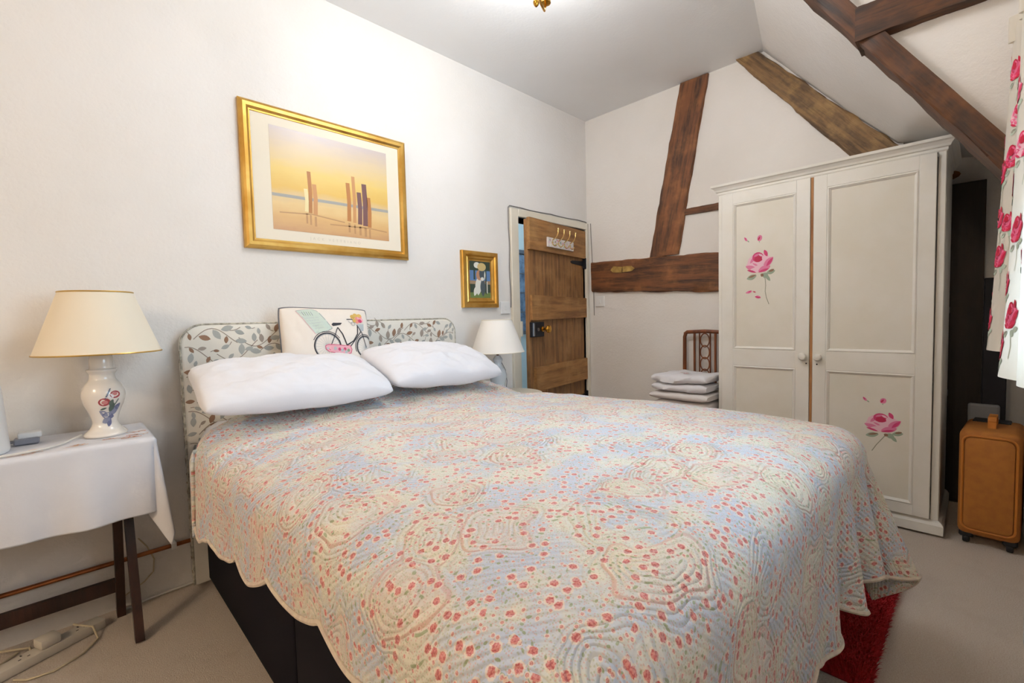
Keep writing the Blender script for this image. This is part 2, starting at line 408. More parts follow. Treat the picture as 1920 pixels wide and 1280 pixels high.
hb = timber('timber_beam', (XB, 2.285, 1.418), (XB, 1.222, 1.372), (0, 0, 1), .245, .268, .028, M_BEAM, 'horizontal oak beam running from the door corner to the wardrobe', 1)
timber('timber_post', (XB, 1.412, Zc - .005), (XB, 1.645, 1.525), (0, 1, 0), .20, .225, .02, M_BEAM, 'leaning oak post rising from the horizontal beam to the ceiling', 2)
timber('timber_rail', (XB, 1.50, 1.815), (XB, 1.222, 1.812), (0, 0, 1), .04, .052, .014, M_BEAM, 'thin wooden rail between the leaning post and the wardrobe', 3, rough=.003)
timber('timber_brace', (XB, 1.066, Zc), (XB, .366, 1.888), (0, 1, 0), .136, .222, .028, M_BRACE, 'weathered diagonal oak brace on the gable wall above the wardrobe', 4, rough=.011)
timber('timber_rafter', (2.18, .748, 2.71), (2.18, -.125, 1.41), (1, 0, 0), .165, .165, .012, M_RAFTER, 'dark oak rafter sloping down beside the dormer towards the curtain', 5, ndir=(0, .83, -.56), embed=.05)
timber('timber_tie', (2.15, .335, 2.118), (2.15, -.115, 2.118), (0, 0, 1), .125, .12, .06, M_RAFTER, 'dark short tie beam joining the sloping rafter at the dormer', 6, ndir=(-1, 0, 0), embed=.08)
# repair plates on the beam end
w = MB()
zA = lambda y: 1.418 + (2.285 - y) / 1.063 * (-.046)
for k_, pl in enumerate(([(2.092, .05), (2.07, .03), (1.992, .026), (1.986, .07), (2.065, .078)], [(1.979, .072), (1.982, .028), (1.90, .034), (1.876, .054), (1.905, .074)])):
    w = MB().prism(pl, lambda p, q, t: (XB - .026 - t, p, zA(p) + q), .002, .007)
    o = w.build('paper_patch', mat('yellow_patch', '#b8974f', .7, c2='#8f7038', nscale=25)); o.parent = hb; o.matrix_parent_inverse = hb.matrix_world.inverted()

# ------------------------------------------------------------------ wardrobe
M_WARD = mat('wardrobe_paint', '#ece9e2', .5, c2='#e6e2d8', nscale=5, bump=.08, bscale=90)
M_WPANEL = mat('wardrobe_panel_paint', '#e6e1d6', .55, c2='#e0dacb', nscale=4, bump=.08, bscale=90)
XW = 2.949; XD = XW + .56
wd = thing('wardrobe', (3.2, .63, 0), 'cream painted double wardrobe with pink roses on its doors', 'wardrobe')
w = MB(); w.box((XW + .02, .12, .07), (XD, .14, 1.83)); w.box((XW + .02, 1.13, .07), (XD, 1.15, 1.83)); w.box((XD - .012, .14, .07), (XD, 1.13, 1.83))
w.box((XW + .02, .14, 1.80), (XD, 1.13, 1.83)); w.box((XW + .02, .14, .07), (XD, 1.13, .09)); w.box((XW, .121, .075), (XW + .03, .149, 1.83), .002); w.box((XW, 1.125, .075), (XW + .03, 1.149, 1.83), .002)
w.build('carcass', M_WARD, wd)
def rect_loops(prof, x0, x1, y0, y1):
    """prof: (outset, z); mitred moulding around front and sides of a plan rectangle"""
    return [[(x0 - o, y0 - o, z), (x1, y0 - o, z), (x1, y1 + o, z), (x0 - o, y1 + o, z)] for o, z in prof]
MB().loft(rect_loops([(0, 1.815), (.004, 1.822), (.004, 1.832), (.012, 1.836), (.016, 1.846), (.026, 1.858), (.034, 1.863), (.036, 1.876)], XW, XD, .12, 1.15)).build('cornice', M_WARD, wd)
MB().loft(rect_loops([(.018, .012), (.018, .055), (.01, .068), (0, .076)], XW, XD, .12, 1.15)).build('plinth', M_WARD, wd)
def wdoor(y0, y1, sw, name='door'):
    """frame and panel door; front face at XW-.018"""
    f0, f1 = XW - .02, XW; z0, z1 = .082, 1.812; bz0, bz1, mz0, mz1, tz = .135, .135, .775, .875, 1.745
    w = MB()
    w.box((f0, y0, z0), (f1, y0 + sw, z1), .002); w.box((f0, y1 - sw, z0), (f1, y1, z1), .002)
    for a, b in ((z0, bz0), (mz0, mz1), (tz, z1)): w.box((f0, y0 + sw - .001, a), (f1, y1 - sw + .001, b), .002)
    d = w.build(name, M_WARD, wd)
    for a, b in ((bz0, mz0), (mz1, tz)):
        p0, p1 = y0 + sw, y1 - sw
        MB().box((f0 + .009, p0 - .005, a - .005), (f1 - .002, p1 + .005, b + .005)).build('panel', M_WPANEL, d)
        prof = [(0, f0 + .001), (.006, f0 - .002), (.012, f0 + .003), (.017, f0 + .0085)]
        loops = [[(x, p0 + o, a + o), (x, p1 - o, a + o), (x, p1 - o, b - o), (x, p0 + o, b - o)] for o, x in prof]
        MB().loft(loops, cap=False).build('moulding', M_WARD, d)
    return d
dL = wdoor(.655, 1.122, .066); dR = wdoor(.152, .640, .062)
for d, y in ((dL, .682), (dR, .612)):
    MB().lathe([(.008, 0), (.009, .01), (.018, .016), (.021, .026), (.016, .035), (.004, .038)], n=20, M=Matrix.Translation((XW - .02, y, .845)) @ Matrix.Rotation(-PI / 2, 4, 'Y')).build('knob', M_WARD, d, smooth=True)
MB().box((XW - .019, .6405, .084), (XW - .002, .6525, 1.81)).build('edge_strip', wood('bare_pine', '#8a5a33', '#ab7a4c', '#bd8a5a', rough=.7, bump=.1), dL)
for y, z in ((.668, .806), (.618, .804)): MB().lathe([(.004, 0), (.004, .0012)], n=10, M=Matrix.Translation((XW - .02, y, z)) @ Matrix.Rotation(-PI / 2, 4, 'Y')).build('keyhole', M_IRON, wd)
# painted roses: px offsets (right, down) on the photographed panel -> local painting coordinates
def ell(cx, cy, rx, ry, rot=0, n=14):
    c, s = math.cos(rot), math.sin(rot)
    return [(cx + rx * math.cos(2 * PI * k / n) * c - ry * math.sin(2 * PI * k / n) * s, cy + rx * math.cos(2 * PI * k / n) * s + ry * math.sin(2 * PI * k / n) * c) for k in range(n)]
def petal(cx, cy, l, wd_, rot, n=10):
    pts = []
    for k in range(n + 1): t = k / n; pts.append((l * (t - .5), wd_ * .5 * math.sin(PI * t) ** .8))
    for k in range(n - 1, 0, -1): t = k / n; pts.append((l * (t - .5), -wd_ * .5 * math.sin(PI * t) ** .8))
    c, s = math.cos(rot), math.sin(rot); return [(cx + x * c - y * s, cy + x * s + y * c) for x, y in pts]
ROSE = [(ell(0, .02, .85, .55), 0), (petal(-.62, .12, .8, .4, -.5), 0), (petal(-.55, .42, .95, .34, .35), 1), (petal(-.2, .55, .9, .36, .1), 0), (petal(.35, .5, .9, .4, -.3), 1),
        (petal(.62, .12, .95, .42, -.75), 1), (petal(.72, .1, .7, .2, -.85), 2), (petal(.45, -.5, .5, .24, 1.1), 2), (petal(.3, .62, .8, .16, -.25), 2), (petal(-.55, .62, .7, .14, .3), 2), (petal(-.5, -.1, .5, .2, -.9), 1),
        (ell(-.1, -.28, .40, .33), 2), (ell(-.08, -.16, .28, .2), 3), (petal(-.2, -.42, .4, .14, -.4), 1), (petal(.1, -.4, .36, .14, .5), 0), (petal(.26, -.2, .16, .3, 0), 0), (petal(-.28, .2, .5, .12, .5), 1), (petal(.05, .3, .6, .12, 0), 0)]
LEAVES = [(petal(-.55, 1.02, .75, .34, -.25), 4), (petal(-.5, .95, .6, .14, -.3), 5), (petal(.42, .95, .5, .36, .4), 4), (petal(.8, .75, .62, .3, -.2), 4), (petal(.85, .66, .4, .16, -.3), 5), (petal(.6, 1.12, .55, .22, .9), 4), (petal(.2, .92, .25, .22, .5), 5)]
BUDS = [(petal(-.98, -1.55, .36, .16, .9), 1), (petal(-1.02, -1.6, .24, .07, 1.1), 2), (petal(-.8, -1.4, .2, .08, .7), 4), (ell(.02, -1.52, .17, .2, .3), 1), (petal(-.03, -1.5, .3, .12, -1.0), 3), (petal(0, -1.28, .1, .06, 1.5), 4)]
EXTRA = [(petal(-.75, 2.0, .5, .18, -.2), 1), (petal(-.68, 1.96, .3, .08, -.5), 2), (petal(-.35, 2.0, .25, .08, .3), 3), (petal(-.1, 2.36, .45, .16, .2), 2), (petal(-.05, 2.3, .3, .07, .3), 1)]
def strokes(pts, wdt):
    L = []; R = []
    for i, p in enumerate(pts):
        a = pts[max(i - 1, 0)]; b = pts[min(i + 1, len(pts) - 1)]; dx, dy = b[0] - a[0], b[1] - a[1]; l = math.hypot(dx, dy) or 1
        h = wdt / 2; L.append((p[0] - dy / l * h, p[1] + dx / l * h)); R.append((p[0] + dy / l * h, p[1] - dx / l * h))
    return L, R
def add_stroke(w, pts, wdt, fm, lvl, mi, closed=False):
    if closed: pts = pts + [pts[0], pts[1]]
    L, R = strokes(pts, wdt); n = len(pts)
    w.add([fm(p[0], p[1], lvl) for p in L] + [fm(p[0], p[1], lvl) for p in R], [(i, i + 1, n + i + 1, n + i) for i in range(n - 1)], mi)
def paint(parent, fm, items, stems, name, mats, local=False):
    w = MB()
    for pts, wdt in stems: add_stroke(w, pts, wdt, fm, 0, 6)
    for i, (poly, mi) in enumerate(items): w.add([fm(a, b, (i + 1) * .00004) for a, b in poly], [tuple(range(len(poly)))], mi)
    return w.build(name, mats, parent, fix=False, local=local)
FLM = PINKS + [M_LEAF1, M_LEAF2, M_STEM]
S1 = .076
def fm1(a, b, t): return (XW - .0118 - t, .911 - a * S1, 1.391 - b * S1 * 1.16)
paint(dL, fm1, LEAVES + ROSE, [([(.3, .9), (.42, 1.2), (.45, 1.6), (.42, 2.0), (.5, 2.4), (.68, 2.85)], .05)], 'painted_rose', FLM)
for part_ in (BUDS[:3], BUDS[3:], EXTRA[:3], EXTRA[3:]): paint(dL, fm1, part_, [], 'painted_bud', FLM)
S2 = .074
def fm2(a, b, t): return (XW - .0118 - t, .335 - a * S2, .527 - b * S2 * .95)
paint(dR, fm2, LEAVES + ROSE, [([(.2, .9), (-.05, 1.3), (-.3, 1.7), (-.55, 2.2)], .05)], 'painted_rose', FLM)

for part_ in (BUDS[:3], BUDS[3:]): paint(dR, fm2, part_, [], 'painted_bud', FLM)

# ------------------------------------------------------------------ dark cupboard, dark board, boxes and suitcases under the slope
cup = thing('dark_cupboard', (3.55, .2, 0), 'tall dark brown wooden cupboard standing behind the white wardrobe', 'cupboard')
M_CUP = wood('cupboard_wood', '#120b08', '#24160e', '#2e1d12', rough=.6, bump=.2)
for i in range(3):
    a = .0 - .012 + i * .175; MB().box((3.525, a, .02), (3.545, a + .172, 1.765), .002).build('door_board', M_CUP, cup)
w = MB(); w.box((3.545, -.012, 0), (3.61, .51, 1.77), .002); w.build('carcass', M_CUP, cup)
for z in (1.08, .62):
    MB().box((3.515, .118, z - .018), (3.526, .138, z + .018), .002).build('hinge', mat('worn_steel', '#8d8f94', .35, .9), cup)
w = MB().box((3.36, -.10, 0), (3.385, -.012, 1.24), .004)
tag(reorigin(w.build('folding_board', mat('navy_board', '#12131c', .7, c2='#171824')), (3.37, -.05, 0)), 'dark navy board standing on end beside the dark cupboard', 'board')

w = MB().prism(ell(.16, 1.835, .07, .028), lambda a, b, t: (t, a, b), 3.612, 3.62)
o = w.build('exposed_timber', mat('damp_stain', '#9a6a3a', .9, c2='#7a4e28', nscale=30), wall_back)

def suitcase(loc, rz, label, sx=.34, sy=.2, h=.49):
    s = thing('suitcase', loc, label, 'suitcase', 'orange suitcases', rz=rz)
    M_OR = MATS.get('orange_canvas') or mat('orange_canvas', '#b0702c', .8, c2='#a5662a', nscale=30, bump=.4, bscale=600, bdist=.001)
    M_OT = mat('orange_trim', '#bf7528', .6)
    M_BP = mat('black_plastic', '#16161a', .5)
    z0 = .045
    w = MB().box((0, -sy / 2, z0), (sx, sy / 2, z0 + h), .028, seg=4); w.build('shell', M_OR, s, local=True, angle=50)
    def rr(yh, za, zb, r, x):
        p = []
        for cy, cz, a0 in ((yh - r, zb - r, 0), (-yh + r, zb - r, PI / 2), (-yh + r, za + r, PI), (yh - r, za + r, 1.5 * PI)):
            for k in range(5): a = a0 + k * PI / 8; p.append((x, cy + r * math.cos(a), cz + r * math.sin(a)))
        return p
    w = MB().tube(rr(sy / 2 - .014, z0 + .03, z0 + h - .025, .03, -.002), .005, 7, closed=True); w.build('piping', M_OT, s, smooth=True, local=True)
    w = MB().loft([rr(sy / 2 - .02, z0 + .036, z0 + h - .031, .026, .002), rr(sy / 2 - .022, z0 + .038, z0 + h - .033, .026, -.006), rr(sy / 2 - .03, z0 + .046, z0 + h - .041, .024, -.009)]); w.build('front_pocket', M_OR, s, smooth=True, local=True)
    w = MB(); pts = [(.10, 0, z0 + h - .004), (.10, 0, z0 + h + .03), (.115, 0, z0 + h + .045), (.2, 0, z0 + h + .045), (.215, 0, z0 + h + .03), (.215, 0, z0 + h - .004)]
    loops = [[(p[0] + dx, dy, p[2] + dz) for dx, dy, dz in ((-.0, -.014, -.004), (.0, .014, -.004), (.0, .014, .004), (-.0, -.014, .004))] for p in pts]
    for i in range(len(pts) - 1):
        a, b = Vector(pts[i]), Vector(pts[i + 1]); d = (b - a).normalized(); n = Vector((-d.z, 0, d.x)) * .004; yv = Vector((0, .014, 0)); e = d * .004
        w.loft([[a - e - n - yv, a - e - n + yv, a - e + n + yv, a - e + n - yv], [b + e - n - yv, b + e - n + yv, b + e + n + yv, b + e + n - yv]])
    w.build('handle', M_OT, s, local=True)
    MB().box((.24, -.055, z0 + h - .006), (.33, .075, z0 + h + .006), .004).build('trolley_plate', M_BP, s, local=True)
    for x in (.035, sx - .035):
        for y in (-sy / 2 + .03, sy / 2 - .03):
            w = MB(); w.box((x - .026, y - .024, .032), (x + .026, y + .024, z0 + .014), .006)
            w.lathe([(.012, -.011), (.021, -.011), (.0235, -.007), (.0235, .007), (.021, .011), (.012, .011)], n=18, M=Matrix.Translation((x, y, .0235)) @ Matrix.Rotation(PI / 2, 4, 'X')); w.build('wheel', M_BP, s, local=True, angle=40)
    return s
suitcase((2.935, -.042, 0), math.radians(-4), 'orange canvas suitcase with top handle beside the wardrobe')
suitcase((2.96, -.285, 0), math.radians(2), 'orange suitcase at the right edge of the picture behind its twin')
w = MB().box((3.32, -.08, 0), (3.355, .035, .60), .01, seg=2); gb = w.build('grey_box', mat('grey_plastic', '#8a8d92', .6))
tag(reorigin(gb, (3.34, 0, 0)), 'flat grey box standing behind the orange suitcase', 'box')

# ------------------------------------------------------------------ drape helper
def drape(u, v, rect, ztop, r, fold, flare=.06):
    x0, x1, y0, y1 = rect
    qx = np.clip(u, x0, x1); qy = np.clip(v, y0, y1); dx = u - qx; dy = v - qy; d = np.hypot(dx, dy); ds = np.where(d > 1e-9, d, 1)
    nx, ny = dx / ds, dy / ds; ang = np.minimum(d / r, PI / 2); hang = np.maximum(d - r * PI / 2, 0)
    out = r * np.sin(ang) + flare * hang + fold(qx, qy, dx, dy, hang)
    drop = r * (1 - np.cos(ang)) + hang
    return np.stack([qx + nx * out, qy + ny * out, ztop(qx, qy) - drop], -1)

# ------------------------------------------------------------------ bed
bed = thing('bed', (1.1, 1.28, 0), 'double divan bed with black base and leaf patterned headboard', 'bed')
BX0, BX1, BY0, BY1 = .395, 1.80, .33, 2.262
ym = 1.245
MB().box((BX0, ym + .003, .03), (BX1, BY1, .47), .012, seg=2).build('divan_base', M_BLACKF, bed, angle=40)
MB().box((BX0, BY0, .03), (BX1, ym - .003, .47), .012, seg=2).build('divan_base', M_BLACKF, bed, angle=40)
for y in (BY0 + .12, 2.1):
    for x in (BX0 + .1, BX1 - .28): MB().lathe([(.02, 0), (.022, .01), (.022, .032)], (x, y, 0), 12).build('castor', M_BLACKF, bed)
def rounded_slab(a, b, r, seg=4): return MB().box(a, b, r, seg=seg)
M_MATT = mat('mattress_white', '#ecebec', .9, bump=.2, bscale=200)
rounded_slab((BX0 + .004, BY0 + .004, .47), (BX1 - .004, BY1 - .004, .672), .045).build('mattress', M_MATT, bed, angle=50)
# headboard
HB0, HB1, HBZ = .347, 1.742, 1.103; HY0, HY1 = 2.268, 2.325
def hb_outline(o):
    r = .085; p = [(HB0 + o, .02)]
    for k in range(9): a = PI - k * PI / 16; p.append((HB0 + r + (r - o) * math.cos(a), HBZ - r + (r - o) * math.sin(a)))
    for k in range(9): a = PI / 2 - k * PI / 16; p.append((HB1 - r + (r - o) * math.cos(a), HBZ - r + (r - o) * math.sin(a)))
    p.append((HB1 - o, .02)); return p
M_HBF = mat('headboard_cream', '#e4dfd4', .85, bump=.15, bscale=300)
lp = [[(x, y, z) for x, z in hb_outline(o)] for o, y in ((.004, HY1), (0, HY1 - .006), (0, HY0 + .012), (.004, HY0 + .004), (.012, HY0))]
hbo = MB().loft(lp).build('headboard', M_HBF, bed, angle=45)
MB().tube([(x, HY0 + .006, z) for x, z in hb_outline(0)], .0045, 6).build('piping', mat('headboard_piping', '#cfc8b8', .8, c2='#8f897c', nscale=60), hbo, smooth=True)
M_LG = [mat('leaf_print_grey', '#a9aaa5', .85), mat('leaf_print_taupe', '#a3968a', .85), mat('leaf_print_brown', '#94735c', .85), mat('vine_print', '#97887a', .85)]
def in_hb(x, z, m=.012):
    if x < HB0 + m or x > HB1 - m or z < .3 or z > HBZ - m: return False
    for cx in (HB0 + .085, HB1 - .085):
        if z > HBZ - .085 and ((cx < 1 and x < cx) or (cx > 1 and x > cx)) and math.hypot(x - cx, z - HBZ + .085) > .085 - m: return False
    return True
def leafprint(w, x, z, l, rot, mi, ymap, lvl):
    w.add([ymap(a, b, lvl) for a, b in petal(x, z, l, l * .5, rot, 5)], [tuple(range(10))], mi)
def fhb(a, b, t): return (a, HY0 - .0006 - t, b)
w = MB(); r3 = random.Random(11)
spots = []
for row in range(-1, 14):
    zb = .25 + row * .066
    for seg in range(10):
        xs0 = HB0 - .12 + seg * .165 + (row % 2) * .08
        a0 = r3.uniform(-.25, .25); sg = 1 if (seg + row) % 2 else -1; pts = []
        for k in range(13):
            t = k / 12; pts.append((xs0 + .16 * t, zb + sg * .04 * math.sin(PI * t * 1.25) + a0 * .1 * t))
        run = [p for p in pts if in_hb(*p)]
        if len(run) > 3: add_stroke(w, run, .0032, fhb, 0, 3)
        for k in (1, 3, 5, 7, 9, 11):
            px, pz = pts[k]; dx, dz = pts[k + 1][0] - px, pts[k + 1][1] - pz; an = math.atan2(dz, dx); side = 1 if (k // 2) % 2 else -1
            l = r3.uniform(.026, .050); rot = an + side * r3.uniform(.5, 1.1); cx, cz = px + math.cos(rot) * l * .62, pz + math.sin(rot) * l * .62
            if in_hb(cx, cz, .018) and all(math.hypot(cx - q[0], cz - q[1]) > .024 for q in spots[-400:]):
                spots.append((cx, cz)); leafprint(w, cx, cz, l, rot, r3.choice((0, 0, 0, 1, 2) if l > .036 else (0, 2, 2, 1)), fhb, .0001 + .00003 * r3.random())
for k in range(2600):
    cx, cz = r3.uniform(HB0, HB1), r3.uniform(.3, HBZ)
    if in_hb(cx, cz, .018) and all(math.hypot(cx - q[0], cz - q[1]) > .028 for q in spots):
        l = r3.uniform(.024, .040); rot = r3.uniform(0, 6.28); spots.append((cx, cz)); leafprint(w, cx, cz, l, rot, r3.choice((0, 0, 1, 2)), fhb, .00015)
        add_stroke(w, [(cx - math.cos(rot) * l * .5, cz - math.sin(rot) * l * .5), (cx - math.cos(rot + .3) * l * .9, cz - math.sin(rot + .3) * l * .9)], .0028, fhb, 0, 3)
w.build('leaf_print', M_LG, hbo, fix=False)['kind'] = 'stuff'
def fside(a, b, t): return (HB0 - .0006 - t, a, b)
w = MB()
for k in range(60):
    y = r3.uniform(HY0 + .016, HY1 - .014); z = r3.uniform(.05, 1.0); leafprint(w, y, z, r3.uniform(.02, .032), r3.uniform(0, 3), r3.choice((0, 1, 2)), fside, .0001)
w.build('leaf_print', M_LG, hbo, fix=False)['kind'] = 'stuff'

# quilt -------------------------------------------------------------
def quilt_mat():
    m, nt, b = new_mat('paisley_quilt'); t = nt.nodes.new('ShaderNodeUVMap'); t.uv_map = 'UVMap'; uv = t.outputs[0]
    def vor(scale, vec=uv, rand=1.0, feat='F1'):
        n = nt.nodes.new('ShaderNodeTexVoronoi'); n.voronoi_dimensions = '2D'; n.feature = feat; n.inputs['Scale'].default_value = scale; n.inputs['Randomness'].default_value = rand
        nt.links.new(vec, n.inputs['Vector']); return n
    nz = nt.nodes.new('ShaderNodeTexNoise'); nz.inputs['Scale'].default_value = 5; nz.inputs['Detail'].default_value = 2; nt.links.new(uv, nz.inputs['Vector'])
    vm = nt.nodes.new('ShaderNodeVectorMath'); vm.operation = 'MULTIPLY_ADD'; nt.links.new(nz.outputs['Color'], vm.inputs[0]); vm.inputs[1].default_value = (.2, .2, 0); nt.links.new(uv, vm.inputs[2])
    warp = vm.outputs[0]
    pv = vor(5.2, warp); pd = pv.outputs['Distance']                   # paisley cells, about 19 cm
    sep = nt.nodes.new('ShaderNodeSeparateColor'); nt.links.new(pv.outputs['Color'], sep.inputs[0])
    base = mix_n(nt, ramp_n(nt, noise_n(nt, uv, 9, 4), .40, .62), lin('#c3cbda'), lin('#dedac9'))
    inpais = math_n(nt, 'SUBTRACT', 1.0, ramp_n(nt, pd, .28, .46)); pick = math_n(nt, 'GREATER_THAN', sep.outputs[0], .3)
    cream = mix_n(nt, sep.outputs[1], lin('#e6dcc0'), lin('#e2d0be'))
    base = mix_n(nt, math_n(nt, 'MULTIPLY', math_n(nt, 'MULTIPLY', inpais, pick), .6), base, cream)
    ring = math_n(nt, 'MULTIPLY', ramp_n(nt, math_n(nt, 'ABSOLUTE', math_n(nt, 'SUBTRACT', pd, .33)), .022, .008), pick)
    base = mix_n(nt, math_n(nt, 'MULTIPLY', ring, .4), base, lin('#cf8274'))
    # ground speckle
    s1 = vor(280); sc = nt.nodes.new('ShaderNodeSeparateColor'); nt.links.new(s1.outputs['Color'], sc.inputs[0])
    spk = math_n(nt, 'MULTIPLY', ramp_n(nt, s1.outputs['Distance'], .42, .25), .5)
    base = mix_n(nt, math_n(nt, 'MULTIPLY', spk, math_n(nt, 'GREATER_THAN', sc.outputs[0], .68)), base, lin('#d29a90'))
    base = mix_n(nt, math_n(nt, 'MULTIPLY', spk, math_n(nt, 'LESS_THAN', sc.outputs[0], .28)), base, lin('#a9ac7e'))
    # leaves
    lf = vor(95, warp); ls = nt.nodes.new('ShaderNodeSeparateColor'); nt.links.new(lf.outputs['Color'], ls.inputs[0])
    lfm = math_n(nt, 'MULTIPLY', ramp_n(nt, lf.outputs['Distance'], .30, .2), math_n(nt, 'GREATER_THAN', ls.outputs[0], .72))
    base = mix_n(nt, math_n(nt, 'MULTIPLY', lfm, .75), base, lin('#8d9a68'))
    # flowers: two sizes
    for sc_, rad, thr, c1, c2 in ((105, .28, .74, '#d9a29a', '#c4706e'), (45, .29, .58, '#d98a82', '#b9434b')):
        fv = vor(sc_); fs = nt.nodes.new('ShaderNodeSeparateColor'); nt.links.new(fv.outputs['Color'], fs.inputs[0])
        edge = math_n(nt, 'ADD', fv.outputs['Distance'], math_n(nt, 'MULTIPLY', math_n(nt, 'SUBTRACT', noise_n(nt, uv, sc_ * 6, 2), .5), .28))
        on = math_n(nt, 'GREATER_THAN', fs.outputs[0], thr)
        halo = math_n(nt, 'MULTIPLY', ramp_n(nt, edge, rad + .14, rad + .06), on)
        base = mix_n(nt, math_n(nt, 'MULTIPLY', halo, .7), base, lin('#efdcca'))
        fl = math_n(nt, 'MULTIPLY', ramp_n(nt, edge, rad, rad - .06), on)
        pet = mix_n(nt, ramp_n(nt, noise_n(nt, uv, sc_ * 7, 2), .42, .6), lin(c1), lin(c2))
        base = mix_n(nt, math_n(nt, 'MULTIPLY', fl, .9), base, pet)
    nt.links.new(base, b.inputs['Base Color'])
    b.inputs['Roughness'].default_value = .8; b.inputs['Specular IOR Level'].default_value = .25; b.inputs['Sheen Weight'].default_value = .35
    # quilting: concentric lines around the paisleys, diagonal channel stitching between them
    wv = nt.nodes.new('ShaderNodeTexWave'); wv.inputs['Scale'].default_value = 38; wv.inputs['Distortion'].default_value = 1.0; wv.bands_direction = 'DIAGONAL'
    mp = nt.nodes.new('ShaderNodeMapping'); nt.links.new(uv, mp.inputs[0]); nt.links.new(mp.outputs[0], wv.inputs['Vector'])
    rings = math_n(nt, 'ABSOLUTE', math_n(nt, 'SINE', math_n(nt, 'MULTIPLY', pd, 46)))
    mixh = math_n(nt, 'ADD', math_n(nt, 'MULTIPLY', rings, ramp_n(nt, pd, .55, .45)), math_n(nt, 'MULTIPLY', math_n(nt, 'MULTIPLY', wv.outputs['Fac'], .6), ramp_n(nt, pd, .4, .55)))
    h = math_n(nt, 'ADD', mixh, math_n(nt, 'MULTIPLY', noise_n(nt, uv, 120, 2), .7))
    bump_n(nt, b, h, .55, .006)
    return m
M_QUILT = quilt_mat()
QR = (.405, 1.79, .34, 2.16)
nu, nv = 300, 360
a = np.linspace(0, 1, nu)[:, None]; bb = np.linspace(0, 1, nv)[None, :]
v_foot = QR[2] - .51; v_head = 2.13
V = v_foot + (v_head - v_foot) * bb + 0 * a
SC = .28
def scal(s): return .036 * (1 - np.abs(np.sin(PI * s / SC)) ** .8)          # lobes hang lower than cusps
oL = .235 + np.clip((V - .65) / 1.4, 0, 1.1) * .15 - scal(V + .02)
oL = np.maximum(oL, .1); oR = .06 + .34 * np.clip((1.8 - V) / .3, 0, 1) - scal(V)
U_ = (QR[0] - oL) + ((QR[1] + oR) - (QR[0] - oL)) * a
V = V + np.where(bb < .12, (1 - bb / .12), 0) * scal(U_)             # scalloped foot hem
V = V - np.clip((bb - .9) / .1, 0, 1) * (.26 * np.clip((.56 - U_) / .3, 0, 1))  # near head corner pulled down the bed
def npfbm(x, y, s, seed=0):
    out = np.empty(x.shape); f = x.ravel(); g = y.ravel(); o = out.ravel()
    for i in range(f.size): o[i] = mnoise.noise(Vector((f[i] * s, g[i] * s, seed)))
    return o.reshape(x.shape)
NZ1 = npfbm(np.clip(U_, *QR[:2]), np.clip(V, *QR[2:]), 2.3, 3); NZ2 = npfbm(np.clip(U_, *QR[:2]) * 1.0, np.clip(V, *QR[2:]) * 2.2, 6, 8)
def ztop(x, y):
    k = np.clip((x - QR[0]) / (QR[1] - QR[0]), 0, 1)
    e = np.sqrt(np.clip(np.sin(PI * k), 0, 1))
    z = .70 + .040 * e + .012 * NZ1 + .013 * NZ2 * np.clip((y - 1.1) / .5, .2, 1)
    z += .028 * np.exp(-((y - .75) / .55) ** 2) - .028 * np.exp(-((y - 1.72) / .16) ** 2) * np.clip(k * 1.4, .3, 1) + .02 * np.exp(-((y - 2.05) / .15) ** 2)
    return z
def qfold(qx, qy, dx, dy, hang):
    th = np.arctan2(np.abs(dy), np.abs(dx))
    corner = (np.abs(dx) > 1e-6) & (np.abs(dy) > 1e-6) & (dy < 0)
    foot = (dy < 0) & ~corner
    near_far = np.clip((qx - 1.15) / .5, 0, 1)
    f = np.zeros_like(qx)
    f = np.where(foot, hang * (.16 * near_far * np.sin(2 * PI * qx / .21 + 1.2)), f)
    f = np.where(corner, hang * (.20 + .16 * np.cos(th * 8 + 2.6)), f)
    side = (np.abs(dx) > 0) & (np.abs(dy) < 1e-6)
    f = np.where(side, hang * (.05 * np.sin(2 * PI * qy / .55 + .5)), f)
    return f
P = drape(U_, V, QR, ztop, .10, qfold, .03)
w = MB().grid(P)
q = w.build('quilt', M_QUILT, smooth=True, angle=80)
me = q.data; uvl = me.uv_layers.new(name='UVMap'); li = np.empty(len(me.loops), dtype=np.int32); me.loops.foreach_get('vertex_index', li)
uvv = np.stack([U_ + 1.0, V + 1.0], -1).reshape(-1, 2)[li]; uvl.data.foreach_set('uv', uvv.astype(np.float32).ravel())
so = q.modifiers.new('thickness', 'SOLIDIFY'); so.thickness = .010; so.offset = -1
tag(reorigin(q, (1.1, 1.2, .7)), 'pale blue and cream paisley quilt with small red flowers spread over the bed', 'quilt')
# bound edge of the quilt
edge = [P[0, j] for j in range(0, nv, 2)]
edge2 = [P[i, 0] for i in range(0, nu, 2)]
M_BIND = mat('quilt_binding', '#dccfb8', .85, c2='#cbb9ac', nscale=60)
for e_ in (edge, edge2): MB().tube(e_, .006, 6).build('binding', M_BIND, q, smooth=True)

